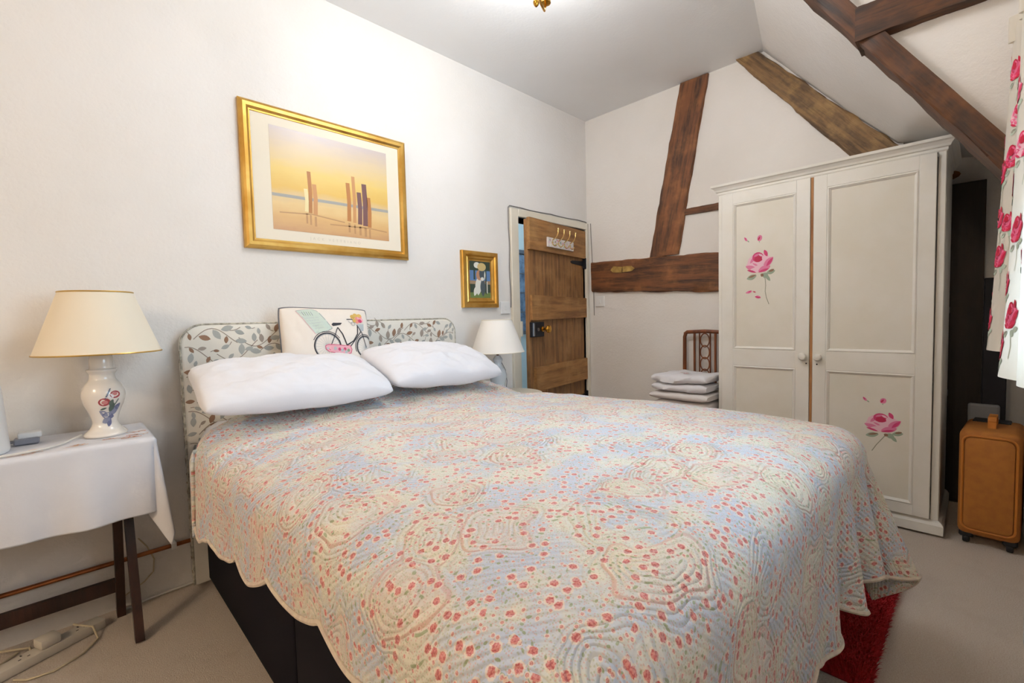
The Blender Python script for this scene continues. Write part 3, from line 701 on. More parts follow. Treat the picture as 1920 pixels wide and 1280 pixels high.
# pillows -------------------------------------------------------------
def pillow_mesh(sx, sy, th, n=64, seed=0, wr=.006, pinch=.0, pw=.40, rnd_=.13):
    """returns top and bottom grids of a stuffed pillow in local coords"""
    g = np.linspace(-1, 1, n); A, B = np.meshgrid(g, g, indexing='ij')
    prof = (np.clip(1 - A ** 2, 0, 1) ** pw) * (np.clip(1 - B ** 2, 0, 1) ** pw)
    px = A * sx / 2 * (1 - rnd_ * B ** 4 * np.abs(A) ** 3); py = B * sy / 2 * (1 - rnd_ * 1.4 * A ** 4 * np.abs(B) ** 3)
    px = px * (1 - .04 * (1 - B ** 2) * np.abs(A) ** 5); py = py * (1 - .05 * (1 - A ** 2) * np.abs(B) ** 5)
    wz = np.array([[fbm(A[i, j] * 2.2 + seed * 5, B[i, j] * 2.2, seed) for j in range(n)] for i in range(n)])
    rid = np.array([[fbm(A[i, j] * 4.5 + B[i, j] * 2 + seed, B[i, j] * 1.6, seed + 4) for j in range(n)] for i in range(n)])
    env = prof
    top = np.stack([px, py, prof * th / 2 + (wz * wr * 1.5 + rid * wr) * env], -1); bot = np.stack([px, py, -prof * th / 2 * .8 + wz * wr * env], -1)
    return top, bot
def pillow(name, M, sx, sy, th, label, cat, group=None, seed=0, material=None, wr=.006):
    top, bot = pillow_mesh(sx, sy, th, seed=seed, wr=wr, rnd_=.05 if name == 'cushion' else .07)
    w = MB().grid(top).grid(bot, flip=True)
    o = w.build(name, material or M_LINEN, smooth=True, angle=75, fix=False)
    bm = bmesh.new(); bm.from_mesh(o.data); bmesh.ops.remove_doubles(bm, verts=bm.verts[:], dist=.0004); bm.to_mesh(o.data); bm.free()
    o.matrix_world = M; tag(o, label, cat, group); return o, top
E3 = lambda x, y, z: Matrix.Rotation(z, 4, 'Z') @ Matrix.Rotation(y, 4, 'Y') @ Matrix.Rotation(x, 4, 'X')
pillow('pillow', Matrix.Translation((.675, 1.935, .862)) @ E3(.31, .02, -.05), .72, .40, .175, 'plump white pillow nearest the large lamp, lying in front of the bicycle cushion', 'pillow', 'white pillows', 1, wr=.011)
pillow('pillow', Matrix.Translation((1.365, 1.965, .870)) @ E3(.34, .03, .02), .69, .40, .18, 'plump white pillow on the door side of the bed', 'pillow', 'white pillows', 2, wr=.011)
# white sheet turned down at the head
nn = 40; gx = np.linspace(.385, 1.80, nn)[:, None] + np.zeros((1, 14)); gy = np.linspace(1.93, 2.255, 14)[None, :] + np.zeros((nn, 1))
Zs = .690 + .006 * npfbm(gx, gy, 9, 2)
k = np.clip((.43 - gx) / .05, 0, 1); Zs = Zs - k * .14
w = MB().grid(np.stack([gx - .03 * k, gy, Zs], -1)); sh = w.build('bed_sheet', M_LINEN, smooth=True, angle=80)
sm = sh.modifiers.new('thickness', 'SOLIDIFY'); sm.thickness = .006
tag(reorigin(sh, (1.1, 2.1, .69)), 'white cotton sheet showing under the quilt below the pillows', 'sheet')

# cushion with bicycle print
CM = Matrix.Translation((.905, 2.165, .962)) @ E3(PI / 2 - .20, 0, 0) @ Matrix.Rotation(-.035, 4, 'Z')
M_CUSH = mat('cushion_cream', '#e9dfd4', .85, bump=.2, bscale=300, bdist=.001)
cs, ch = .43, .43
cush, ctop = pillow('cushion', CM, cs, ch, .13, 'cream cushion printed with a bicycle leaning on the headboard', 'cushion', None, 5, M_CUSH, wr=.004)
nC = ctop.shape[0]
def cush_pt(a, b, t):
    """a,b in -1..1 across the cushion face"""
    fa = min(max((a + 1) / 2 * (nC - 1), 0), nC - 1.001); fb = min(max((b + 1) / 2 * (nC - 1), 0), nC - 1.001); i, j = int(fa), int(fb); u, v = fa - i, fb - j
    p = ctop[i, j] * (1 - u) * (1 - v) + ctop[i + 1, j] * u * (1 - v) + ctop[i, j + 1] * (1 - u) * v + ctop[i + 1, j + 1] * u * v
    return (p[0], p[1], p[2] + .0012 + t)
# rim piping
g = np.linspace(-1, 1, 30); rim = [ctop[int(round((x + 1) / 2 * (nC - 1))), 0] for x in g] + [ctop[nC - 1, int(round((x + 1) / 2 * (nC - 1)))] for x in g[1:]] + [ctop[int(round((x + 1) / 2 * (nC - 1))), nC - 1] for x in g[::-1][1:]] + [ctop[0, int(round((x + 1) / 2 * (nC - 1)))] for x in g[::-1][1:-1]]
MB().tube(rim, .004, 6, closed=True).build('piping', mat('grey_piping', '#6d6c70', .8), cush, smooth=True, local=True)
# bicycle: picture coords (px in the 1920-wide crop of the photo) -> face coords
def bk(px, py): return ((px - 940) / 740 , 1.0 - (py - 215) / 720 )
def ring_pts(cx, cy, r, n=40, a0=0, a1=2 * PI): return [(cx + r * math.cos(a0 + (a1 - a0) * k / n), cy - r * math.sin(a0 + (a1 - a0) * k / n)) for k in range(n + 1)]
BM = [mat('print_black', '#3b3a40', .85), mat('print_grey', '#8d9296', .85), mat('print_mint', '#c6d2c6', .85), mat('print_rose', '#c9496d', .85), mat('print_pale_rose', '#e3a9b3', .85), mat('print_mustard', '#d2ad5d', .85), mat('print_basket', '#b4bbbd', .85), mat('print_pale_line', '#b7bdbf', .85), mat('print_coral', '#e58d80', .85), mat('print_green', '#8ba183', .85)]
w = MB()
fc = lambda a, b, t: cush_pt(*bk(a, b), t)
def dense(pts, m=12):
    out = []
    for i in range(len(pts) - 1):
        for k in range(m): t = k / m; out.append((pts[i][0] + (pts[i + 1][0] - pts[i][0]) * t, pts[i][1] + (pts[i + 1][1] - pts[i][1]) * t))
    return out + [pts[-1]]
def S(pts, wd_, mi, lvl=.0002): add_stroke(w, dense(pts, 6), wd_, fc, lvl, mi)
def Fill(poly, mi, lvl=.0001, n=8):
    # fan of strips so the print follows the curved face
    cx = sum(p[0] for p in poly) / len(poly); cy = sum(p[1] for p in poly) / len(poly); d = dense(poly + [poly[0]], 4)
    rings = [[(cx + (p[0] - cx) * r / n, cy + (p[1] - cy) * r / n) for p in d] for r in range(1, n + 1)]
    m = len(d); vs = [fc(cx, cy, lvl)] + [fc(p[0], p[1], lvl) for r in rings for p in r]; fs = [(0, 1 + i, 2 + i) for i in range(m - 1)]
    for r in range(n - 1): fs += [(1 + r * m + i, 1 + (r + 1) * m + i, 2 + (r + 1) * m + i, 2 + r * m + i) for i in range(m - 1)]
    w.add(vs, fs, mi)
RW, FW = (850, 890), (1530, 915)
for c, r in ((RW, 205), (FW, 185)):
    for k in range(22):
        a = 2 * PI * k / 22; S([c, (c[0] + r * .93 * math.cos(a), c[1] - r * .93 * math.sin(a))], 3.5, 7)
    S(ring_pts(*c, r), 20, 0); S(ring_pts(*c, r - 16), 7, 1)
    S(ring_pts(*c, r + 28, 24, .55 if c is RW else .3, 2.7 if c is RW else 3.5), 11, 0, .0003)
Fill([(435, 305), (690, 262), (800, 335), (955, 605), (880, 645), (680, 690)], 2)
S([(435, 305), (570, 275), (690, 262), (760, 300), (955, 605), (880, 645)], 8, 1); S([(435, 305), (680, 700)], 9, 4)
for i, x in enumerate(range(520, 690, 34)): S([(x, 318), (x + 26, 390)], 9, 9 if i % 2 else 1, .0002)
for i in range(5): S([(545 + i * 34, 440 + i * 42), (760 + i * 30, 420 + i * 42)], 6, 7, .0002)
S([(1045, 590), (900, 880)], 13, 0, .0005); S([(1045, 590), (1110, 700), (1165, 880)], 19, 0, .0005); S([(1165, 880), (1290, 815), (1380, 700), (1400, 560)], 19, 0, .0005); S([(1230, 900), (1340, 780), (1450, 655)], 15, 0, .0005)
S([(1390, 540), (1480, 700), (1545, 920)], 15, 0, .0005); S([(1165, 880), (1230, 850)], 22, 0, .0005)
Fill([(950, 540), (985, 510), (1130, 512), (1100, 545), (1060, 552), (975, 568)], 0, .0004, 4)
S([(1220, 450), (1310, 445), (1390, 500)], 14, 0, .0004); S([(1245, 480), (1330, 540)], 5, 1); S(ring_pts(1325, 525, 32, 16), 8, 1)
Fill([(1395, 530), (1535, 520), (1510, 640), (1450, 650)], 6, .0004, 4)
for cx, cy, r, mi in ((1340, 400, 50, 5), (1400, 365, 45, 5), (1480, 375, 50, 5), (1365, 470, 40, 5), (1430, 440, 55, 8), (1500, 450, 48, 4), (1470, 470, 40, 3), (1440, 420, 26, 4), (1410, 490, 35, 8), (1500, 400, 26, 8)):
    Fill([(cx + r * math.cos(k), cy + r * .85 * math.sin(k)) for k in np.linspace(0, 2 * PI, 9)[:-1]], mi, .0005 + cx * 1e-7 + (r < 45) * .0002, 2)
pod = [(815, 880), (870, 862), (1100, 885), (1220, 892), (1245, 950), (1225, 1010), (1130, 1035), (980, 1005), (860, 970), (815, 930)]
Fill(pod, 4, .0007, 4); S(pod + [pod[0]], 10, 3, .0009)
for cx, cy, mi in ((890, 930, 3), (960, 930, 6), (1030, 945, 3), (1120, 945, 3), (1180, 965, 9), (1075, 960, 6), (850, 915, 6), (1140, 990, 6)):
    Fill([(cx + 26 * math.cos(k), cy + 28 * math.sin(k)) for k in np.linspace(0, 2 * PI, 7)[:-1]], mi, .0009, 2)
w.build('bicycle_print', BM, cush, fix=False, local=True)['kind'] = 'stuff'

# ------------------------------------------------------------------ framed pictures on the headboard wall
def frame(name, x0, x1, z0, z1, prof, label, mats, tilt=0):
    """prof: (inset, depth from wall)"""
    t = thing(name, ((x0 + x1) / 2, YA, z0), label, 'picture')
    loops = [[(x0 + o, YA - d, z0 + o), (x1 - o, YA - d, z0 + o), (x1 - o, YA - d, z1 - o), (x0 + o, YA - d, z1 - o)] for o, d in prof]
    MB().loft(loops, cap=False).build('frame', mats, t, angle=25)
    o = prof[-1][0]
    MB().box((x0 + .01, YA - .008, z0 + .01), (x1 - .01, YA - .001, z1 - .01)).build('backing', mat('backing_card', '#8a7760', .9), t)
    return t
px0, px1, pz0, pz1 = .617, 1.462, 1.444, 2.108
pic = frame('framed_picture', px0, px1, pz0, pz1, [(0, .0), (0, .018), (.006, .026), (.016, .031), (.03, .029), (.04, .021), (.046, .020), (.048, .014)], 'large gold framed beach print above the headboard', M_GOLD)
MB().box((px0 + .044, YA - .016, pz0 + .044), (px1 - .044, YA - .012, pz1 - .044)).build('mount', mat('mount_card', '#e9dfcc', .8), pic)
ax0, ax1, az0, az1 = .741, 1.341, 1.541, 2.02
def beach_mat():
    m, nt, b = new_mat('beach_print'); v = coords(nt, out='Generated'); s = nt.nodes.new('ShaderNodeSeparateXYZ'); nt.links.new(v, s.inputs[0])
    z = math_n(nt, 'ADD', s.outputs[2], math_n(nt, 'MULTIPLY', math_n(nt, 'SUBTRACT', noise_n(nt, coords(nt, (1, 1, 3), out='Generated'), 4, 4), .5), .16))
    r = nt.nodes.new('ShaderNodeValToRGB'); nt.links.new(z, r.inputs[0]); e = r.color_ramp.elements
    e[0].position = 0; e[0].color = lin('#c79a6e'); e[1].position = 1; e[1].color = lin('#c3b6b4')
    for p, c in ((.14, '#d8b077'), (.27, '#e2c48c'), (.33, '#d9c093'), (.42, '#e0b964'), (.58, '#e6c878'), (.8, '#d9c4a0')): el = e.new(p); el.color = lin(c)
    nt.links.new(r.outputs[0], b.inputs['Base Color']); b.inputs['Roughness'].default_value = .35; return m
MB().box((ax0, YA - .0172, az0), (ax1, YA - .0158, az1)).build('print', beach_mat(), pic)
# generic shore: a grey sea line, plain groyne posts and drift wood in the print's colours
w = MB(); yp = YA - .0175
def fp(a, b, t): return (ax0 + a * (ax1 - ax0), yp - t, az0 + b * (az1 - az0))
add_stroke(w, [(0, .338), (.5, .342), (1, .34)], .03, fp, 0, 0)
for x, zb, zt, wd_, mi in ((.29, .2, .62, .03, 1), (.33, .19, .5, .035, 3), (.26, .21, .44, .03, 2), (.62, .17, .58, .035, 1), (.67, .16, .66, .03, 3), (.72, .15, .5, .04, 4), (.77, .14, .6, .045, 4), (.81, .13, .46, .035, 1)):
    add_stroke(w, [(x, zb), (x + .006, (zb + zt) / 2), (x - .002, zt)], wd_, fp, .0001, mi)
    add_stroke(w, [(x, zb - .02), (x, zb - .12)], wd_ * .5, fp, .0001, 5)
for a in ([(.05, .17), (.3, .19), (.58, .15)], [(.45, .11), (.8, .12), (.98, .1)]): add_stroke(w, a, .012, fp, .0001, 5)
w.build('print_marks', [mat('ink_sea', '#a3a09a', .4), mat('ink_ochre', '#b57a45', .4), mat('ink_cream', '#ead9a4', .4), mat('ink_tan', '#c99360', .4), mat('ink_plum', '#755352', .4), mat('ink_shade', '#bb9063', .4)], pic, fix=False)
tc = bpy.data.curves.new('caption', 'FONT'); tc.body = 'JACK VETTRIANO'; tc.size = .019; tc.space_character = 1.9; tc.align_x = 'CENTER'
to = bpy.data.objects.new('caption', tc); COL.objects.link(to); dg = bpy.context.evaluated_depsgraph_get(); tm = bpy.data.meshes.new_from_object(to.evaluated_get(dg)); bpy.data.objects.remove(to)
tm.transform(Matrix.Rotation(PI / 2, 4, 'X')); co = bpy.data.objects.new('caption', tm); COL.objects.link(co); co['kind'] = 'stuff'; co.parent = pic; co.location = Vector((1.04, YA - .0166, 1.508)) - ORG[pic]; tm.materials.clear(); tm.materials.append(mat('caption_ink', '#d3c9b6', .8))

sx0, sx1, sz0, sz1 = 1.852, 2.160, 1.170, 1.538
sp = frame('framed_picture', sx0, sx1, sz0, sz1, [(0, 0), (0, .022), (.004, .028), (.02, .033), (.028, .031), (.034, .022), (.042, .026), (.048, .024), (.056, .016), (.064, .015), (.066, .010)], 'small gold framed picture of a white figure beside the door', M_GOLD)
def fs_(a, b, t): return (sx0 + .06 + a * (sx1 - sx0 - .12), YA - .0135 - t, sz0 + .06 + b * (sz1 - sz0 - .12))
IC = [mat('paint_dark_green', '#37463a', .4), mat('paint_blue', '#5d80ae', .4), mat('paint_grass', '#6c8048', .4), mat('paint_white', '#dcdcd2', .4), mat('paint_straw', '#c9b27a', .4), mat('paint_skin', '#b88767', .4), mat('paint_slate', '#4a555c', .4), mat('paint_tan', '#a2876a', .4)]
w = MB()
def R_(x0, x1, z0, z1, mi, l): w.add([fs_(x0, z0, l), fs_(x1, z0, l), fs_(x1, z1, l), fs_(x0, z1, l)], [(0, 1, 2, 3)], mi)
R_(0, 1, 0, 1, 0, 0); R_(0, 1, .47, .74, 1, .0001); R_(0, 1, .38, .47, 7, .0001); R_(0, 1, .0, .16, 2, .0001); R_(0, 1, .16, .38, 0, .00012); R_(.74, .80, .12, .98, 0, .0002); R_(.79, .84, .14, .46, 3, .0002); R_(.2, .28, .5, .98, 0, .0002)
for pl, mi, l in ((petal(.42, .34, .52, .30, 1.45), 3, .0003), (petal(.28, .2, .3, .16, 1.1), 3, .00031), (petal(.62, .3, .5, .24, 1.57), 6, .00032), (ell(.48, .62, .16, .14), 5, .00033), (ell(.6, .66, .14, .16), 6, .00034), (ell(.36, .88, .14, .08), 3, .00035), (ell(.58, .84, .2, .11), 4, .00036), (ell(.6, .52, .08, .05), 3, .00037), (petal(.72, .62, .24, .06, 1.5), 3, .00038)):
    w.add([fs_(a, b, l) for a, b in pl], [tuple(range(len(pl)))], mi)
w.build('painting', IC, sp, fix=False)
MB().box((sx0 + .055, YA - .0132, sz0 + .055), (sx1 - .055, YA - .009, sz1 - .055)).build('mount', mat('mount_ivory', '#d8ccb0', .8), sp)

# ------------------------------------------------------------------ left bedside: folding table, cloth, lamp
tb = thing('folding_table', (-.2, 2.15, 0), 'dark wooden folding table with crossed legs under a white cloth', 'table')
MB().box((-.62, 2.0, .69), (.205, 2.315, .712), .004).build('tabletop', M_DARKWOOD, tb)
def bar(w, p0, p1, a, b, up=(1, 0, 0)):
    p0, p1 = Vector(p0), Vector(p1); d = (p1 - p0).normalized(); u = Vector(up); u = (u - d * u.dot(d)).normalized(); v = d.cross(u)
    lo_ = [[p + u * (sx * a / 2) + v * (sy * b / 2) for sx, sy in ((-1, -1), (1, -1), (1, 1), (-1, 1))] for p in (p0, p1)]; w.loft(lo_); return w
for xa, xb in ((.144, .112), (-.55, -.52)):
    bar(MB(), (xa, 2.045, .0), (xa, 2.255, .69), .026, .04).build('leg', M_DARKWOOD, tb)
    bar(MB(), (xb, 2.29, .0), (xb, 2.06, .69), .026, .04).build('leg', M_DARKWOOD, tb)
bar(MB(), (.112, 2.268, .13), (-.52, 2.268, .13), .018, .05, (0, 1, 0)).build('stretcher', M_DARKWOOD, tb)
TR = (-.62, .207, 2.0, 2.317)
a = np.linspace(0, 1, 130)[:, None]; bb = np.linspace(0, 1, 110)[None, :]
TU = -.62 + (.207 + .285 + .62) * a + 0 * bb; TV = 1.735 + (2.317 - 1.735) * bb + 0 * a
def tfold(qx, qy, dx, dy, hang):
    th = np.arctan2(np.abs(dy), np.abs(dx)); cor = (dx > 1e-6) & (dy < -1e-6); f = np.zeros_like(qx)
    f = np.where((dy < 0) & ~cor, hang * (.05 * np.sin(qx * 19 + .6) + .03 * np.sin(qx * 41)), f)
    f = np.where(cor, hang * (-.05 + .16 * np.exp(-((th - .62) / .28) ** 2) - .16 * np.exp(-((th - 1.25) / .18) ** 2)), f)
    f = np.where((dx > 0) & ~cor, hang * (-.04 + .02 * np.sin(qy * 30)), f)
    return f
TP = drape(TU, TV, TR, lambda x, y: .7185 + .001 * np.sin(x * 23) * np.cos(y * 31), .012, tfold, .015)
M_CLOTH = mat('tablecloth_linen', '#dfdfe4', .85, c2='#d8d8de', nscale=6, bump=.35, bscale=22, bdist=.004)
cl = MB().grid(TP).build('tablecloth', M_CLOTH, smooth=True, angle=80); sm = cl.modifiers.new('thickness', 'SOLIDIFY'); sm.thickness = .003; sm.offset = 1
tag(reorigin(cl, (-.2, 2.15, .72)), 'white linen cloth with orange embroidery draped over the folding table', 'tablecloth')
w = MB(); r4 = random.Random(5); ME_ = [mat('thread_orange', '#dd9a63', .8), mat('thread_peach', '#ecc09a', .8), mat('thread_rust', '#c9744e', .8)]
def fcl(a, b, t): return (a, b, .7228 + t)
for cx, cy in ((-.13, 2.035), (-.10, 2.06), (-.06, 2.03), (.03, 2.04), (.12, 2.05), (.165, 2.07), (.18, 2.12), (.15, 2.04), (-.16, 2.09)):
    for k in range(5):
        a0 = r4.uniform(0, 6); r = r4.uniform(.006, .016); ox, oy = r4.uniform(-.028, .028), r4.uniform(-.014, .014)
        add_stroke(w, [(cx + ox + r * math.cos(a0 + j * .55), cy + oy + r * .6 * math.sin(a0 + j * .55)) for j in range(9)], .003, fcl, 0, r4.randint(0, 2))
w.build('embroidery', ME_, cl, fix=False)['kind'] = 'stuff'

M_SHADE = mat('shade_cream', '#eadfca', .75, bump=.1, bscale=300, bdist=.001)
def shade(parent, c, r0, r1, z0, z1, tr_mat, m_):
    w = MB(); pr = [(r0, z0), (r1, z1), (r1 - .003, z1), (r0 - .003, z0)]
    w.lathe(pr + [pr[0]], (c[0], c[1], 0), 64, cap=False); s = w.build('lamp_shade', m_, parent, smooth=True, angle=40)
    for r, z in ((r0, z0), (r1, z1)): MB().tube([(c[0] + r * math.cos(2 * PI * k / 64), c[1] + r * math.sin(2 * PI * k / 64), z) for k in range(64)], .0028, 6, closed=True).build('shade_trim', tr_mat, s, smooth=True)
    w = MB()
    for k in range(3): a = 2 * PI * k / 3; w.tube([(c[0], c[1], z1 - .03), (c[0] + (r1 - .003) * math.cos(a), c[1] + (r1 - .003) * math.sin(a), z1 - .004)], .0015, 5)
    w.build('shade_spider', M_BRASS, s); return s
LX, LY = .10, 2.16
la = thing('table_lamp', (LX, LY, .722), 'large cream shaded lamp with flower painted ceramic vase base on the cloth covered table', 'lamp', 'bedside lamps')
M_CER = mat('ceramic_cream', '#ece4da', .12, coat=.6)
prof = [(.058, 0), (.06, .006), (.054, .014), (.044, .024), (.036, .04), (.036, .055), (.044, .085), (.054, .11), (.0595, .135), (.0585, .155), (.05, .178), (.04, .192), (.036, .2), (.036, .215), (.042, .226), (.042, .232), (.034, .236), (.034, .255), (.032, .275), (.026, .29), (.018, .292)]
# smooth the profile
def smooth_prof(p, m=4):
    out = []
    for i in range(len(p) - 1):
        p0, p1, p2, p3 = p[max(i - 1, 0)], p[i], p[i + 1], p[min(i + 2, len(p) - 1)]
        for k in range(m):
            t = k / m; out.append(tuple(.5 * (2 * p1[j] + (p2[j] - p0[j]) * t + (2 * p0[j] - 5 * p1[j] + 4 * p2[j] - p3[j]) * t * t + (3 * p1[j] - p0[j] - 3 * p2[j] + p3[j]) * t ** 3) for j in (0, 1)))
    return out + [p[-1]]
sprof = smooth_prof(prof)
lbase = MB().lathe(sprof, (LX, LY, .7225), 48).build('base', M_CER, la, smooth=True, angle=60)
def rad_at(z):
    for i in range(len(sprof) - 1):
        if sprof[i][1] <= z <= sprof[i + 1][1]: f = (z - sprof[i][1]) / max(sprof[i + 1][1] - sprof[i][1], 1e-6); return sprof[i][0] + (sprof[i + 1][0] - sprof[i][0]) * f
    return .04
def flp(a, b, t):
    """a: arc metres to the right, b: height above the base"""
    r = rad_at(b) + .0006 + t; an = -PI / 2 - .05 + a / .055; return (LX + r * math.cos(an), LY + r * math.sin(an), .7225 + b)
def up(pl): return [((a - .015) * 1.2 + .015, (b - .1) * 1.18 + .1) for a, b in pl]
w = MB(); LMt = [mat('glaze_red', '#a8494e', .3), mat('glaze_rose', '#c98280', .3), mat('glaze_slate', '#6d7190', .3), mat('glaze_grey', '#8b8fa6', .3), mat('glaze_green', '#5c6b62', .3), mat('glaze_white', '#e6e3e6', .3)]
items = [(petal(.012, .075, .04, .022, -.2), 2), (petal(.028, .088, .036, .02, .6), 3), (petal(.034, .098, .03, .016, 1.0), 2), (petal(.006, .062, .03, .018, .4), 3), (petal(.016, .055, .026, .016, 1.2), 2), (petal(.0, .083, .03, .016, -.7), 3), (petal(.02, .1, .03, .014, 1.3), 4),
         (ell(.003, .118, .013, .012), 0), (ell(.004, .117, .007, .006), 1), (ell(.027, .138, .012, .011), 0), (ell(.026, .14, .006, .005), 1), (ell(.017, .134, .007, .007), 5), (petal(.018, .115, .02, .01, 1.2), 4), (petal(.0, .098, .018, .006, .3), 4)]
for k in range(6): items += [(petal(.008 + k * .0018, .135 + k * .004, .006, .003, .6), 4), (petal(.034 - k * .002, .122 - k * .004, .006, .003, .6), 4), (petal(.006 + k * .002, .129 + k * .005, .005, .003, 2), 2)]
for i, (pl, mi) in enumerate(items): w.add([flp(a, b, i * .00003) for a, b in up(pl)], [tuple(range(len(pl)))], mi)
w.build('painted_flowers', LMt, lbase, fix=False)['kind'] = 'stuff'
MB().lathe([(.012, 1.005), (.012, 1.012), (.016, 1.014), (.016, 1.05), (.01, 1.052)], (LX, LY, 0), 16).build('bulb_holder', M_WHITEP, la)
MB().tube([(LX, LY, 1.04), (LX, LY, 1.192)], .003, 6).build('shade_stem', M_BRASS, la)
shade(la, (LX, LY), .171, .099, 1.012, 1.222, mat('gold_trim', '#c9a45a', .35, .7), M_SHADE)

M_CABLE = mat('white_cable', '#dedad2', .5)
w = MB().tube([(.036, 2.175, .730), (.02, 2.15, .7285), (-.01, 2.08, .7275), (-.05, 2.04, .7275), (-.10, 2.02, .7275), (-.16, 2.015, .7275), (-.24, 2.015, .7275)], .0034, 7)
tag(reorigin(w.build('lamp_cable', M_CABLE, smooth=True), (.05, 2.185, .73)), 'white cable trailing from the large lamp across the tablecloth', 'cable')
ad = thing('plug_adaptor', (-.09, 2.2, .724), 'small white and grey plug adaptor lying on the tablecloth', 'adaptor')
MB().box((-.115, 2.185, .742), (-.058, 2.235, .762), .006, seg=3).build('body', M_WHITEP, ad, angle=40)
MB().box((-.125, 2.18, .7235), (-.065, 2.225, .744), .004).build('base', mat('adaptor_grey', '#8f8f97', .5), ad)
for y in (2.195, 2.215): MB().box((-.152, y - .003, .731), (-.122, y + .003, .737)).build('pin', mat('worn_steel', '#8d8f94', .35, .9), ad)
jg = thing('kettle', (-.215, 2.12, .7235), 'white electric kettle at the left edge of the folding table', 'kettle')
MB().lathe(smooth_prof([(.085, 0), (.088, .012), (.086, .05), (.082, .14), (.078, .2), (.072, .222), (.06, .232), (.03, .24), (.01, .242)]), (-.215, 2.12, .7235), 40).build('body', M_WHITEP, jg, smooth=True)
MB().lathe([(.018, 0), (.02, .006), (.012, .014), (.004, .018)], (-.215, 2.12, .9655), 20).build('lid_knob', mat('dark_grey_plastic', '#3a3a3e', .5), jg, smooth=True)
MB().tube([(-.295, 2.12, .92), (-.335, 2.12, .93), (-.352, 2.12, .90), (-.35, 2.12, .83), (-.33, 2.12, .775), (-.297, 2.12, .775)], .011, 10).build('handle', M_WHITEP, jg, smooth=True)

# copper pipe and floor cables
pp = thing('copper_pipe', (.0, 2.318, .196), 'copper heating pipe running low along the wall behind the folding table', 'pipe')
MB().tube([(-1.6, 2.318, .196), (.42, 2.318, .196)], .0085, 10).build('pipe', M_COPPER, pp, smooth=True)
for x in (.29, -.45): MB().box((x - .009, 2.304, .182), (x + .009, YA, .21), .003).build('clip', M_WHITEP, pp)
ps = thing('power_strip', (-.10, 2.185, 0), 'long white power strip lying on the carpet under the folding table', 'power strip', rz=math.radians(24))
MB().box((-.17, -.027, .001), (.17, .027, .034), .006, seg=2).build('body', mat('old_white_plastic', '#cdc5b8', .5), ps, local=True, angle=40)
for i in range(4):
    w = MB(); x = -.12 + i * .075
    for dx, dy, a_, b_ in ((0, .013, .004, .009), (-.011, -.008, .007, .004), (.011, -.008, .007, .004)): w.box((x + dx - a_ / 2, dy - b_ / 2, .0335), (x + dx + a_ / 2, dy + b_ / 2, .0346))
    w.build('socket', mat('socket_dark', '#3c3835', .6), ps, local=True)
MB().box((-.01, -.026, .034), (.045, .026, .066), .008, seg=2).build('plug', MATS['old_white_plastic'], ps, local=True, angle=40)
M_CAB2 = mat('yellowed_cable', '#c4b598', .6)
cab = [(-.02, 2.24, .05), (.03, 2.21, .03), (.04, 2.16, .006), (.0, 2.1, .005), (-.07, 2.06, .005), (-.13, 2.07, .005), (-.16, 2.1, .006)]
tag(reorigin(MB().tube(smooth3 := [tuple(p) for p in cab], .0035, 7).build('floor_cable', M_CAB2, smooth=True), (0, 2.1, .005)), 'yellowed cable looping on the carpet in front of the power strip', 'cable')
cab = [(-.16, 2.27, .005), (-.20, 2.22, .005), (-.17, 2.16, .005), (-.12, 2.19, .006), (-.13, 2.26, .012), (-.2, 2.29, .02)]
tag(reorigin(MB().tube(cab, .004, 7).build('floor_cable', M_CAB2, smooth=True), (-.16, 2.2, .005)), 'pale cable coiled at the left end of the power strip', 'cable')
cab = [(.11, 2.30, .006), (.2, 2.325, .006), (.3, 2.325, .008), (.40, 2.33, .01)]
tag(reorigin(MB().tube(cab, .0045, 7).build('floor_cable', M_CABLE, smooth=True), (.2, 2.325, .006)), 'white cable lying along the foot of the wall beside the headboard', 'cable')
cab = [(.18, 2.33, .26), (.205, 2.325, .22), (.225, 2.328, .16), (.22, 2.328, .11), (.19, 2.328, .08), (.13, 2.33, .05), (.10, 2.33, .01)]
tag(reorigin(MB().tube(cab, .0025, 7).build('floor_cable', M_CAB2, smooth=True), (.2, 2.33, .1)), 'thin cable looping in front of the copper pipe beside the table legs', 'cable')

# ------------------------------------------------------------------ right bedside table and lamp
bt = thing('side_table', (2.03, 2.09, 0), 'small round white table between the bed and the door', 'table')
MB().lathe([(.19, .597), (.205, .602), (.207, .612), (.203, .62)], (2.03, 2.09, 0), 48).build('tabletop', M_CREAM, bt)
MB().lathe(smooth_prof([(.03, .06), (.024, .12), (.034, .2), (.02, .3), (.026, .45), (.02, .55), (.05, .597)]), (2.03, 2.09, 0), 24).build('pedestal', M_CREAM, bt, smooth=True)
for k in range(3):
    a = 2 * PI * k / 3 + .4; MB().tube([(2.03, 2.09, .13), (2.03 + .09 * math.cos(a), 2.09 + .09 * math.sin(a), .09), (2.03 + .17 * math.cos(a), 2.09 + .17 * math.sin(a), .016)], [.016, .014, .014], 10).build('foot', M_CREAM, bt, smooth=True)
RX, RY = 1.945, 2.11
lb = thing('table_lamp', (RX, RY, .62), 'smaller white lamp with pale glass base on the round table by the door', 'lamp', 'bedside lamps')
M_GLASSY = mat('pale_glass', '#dde3e8', .06, coat=.8)
MB().lathe(smooth_prof([(.055, 0), (.058, .008), (.05, .02), (.042, .05), (.05, .09), (.054, .12), (.045, .155), (.028, .178), (.024, .2), (.03, .215), (.03, .222), (.022, .235), (.016, .245)]), (RX, RY, .6205), 40).build('base', M_GLASSY, lb, smooth=True)
MB().lathe([(.008, .865), (.008, .872), (.017, .89), (.017, .93), (.008, .935)], (RX, RY, 0), 16).build('bulb_holder', mat('dark_brass', '#6a3f22', .4, .6), lb)
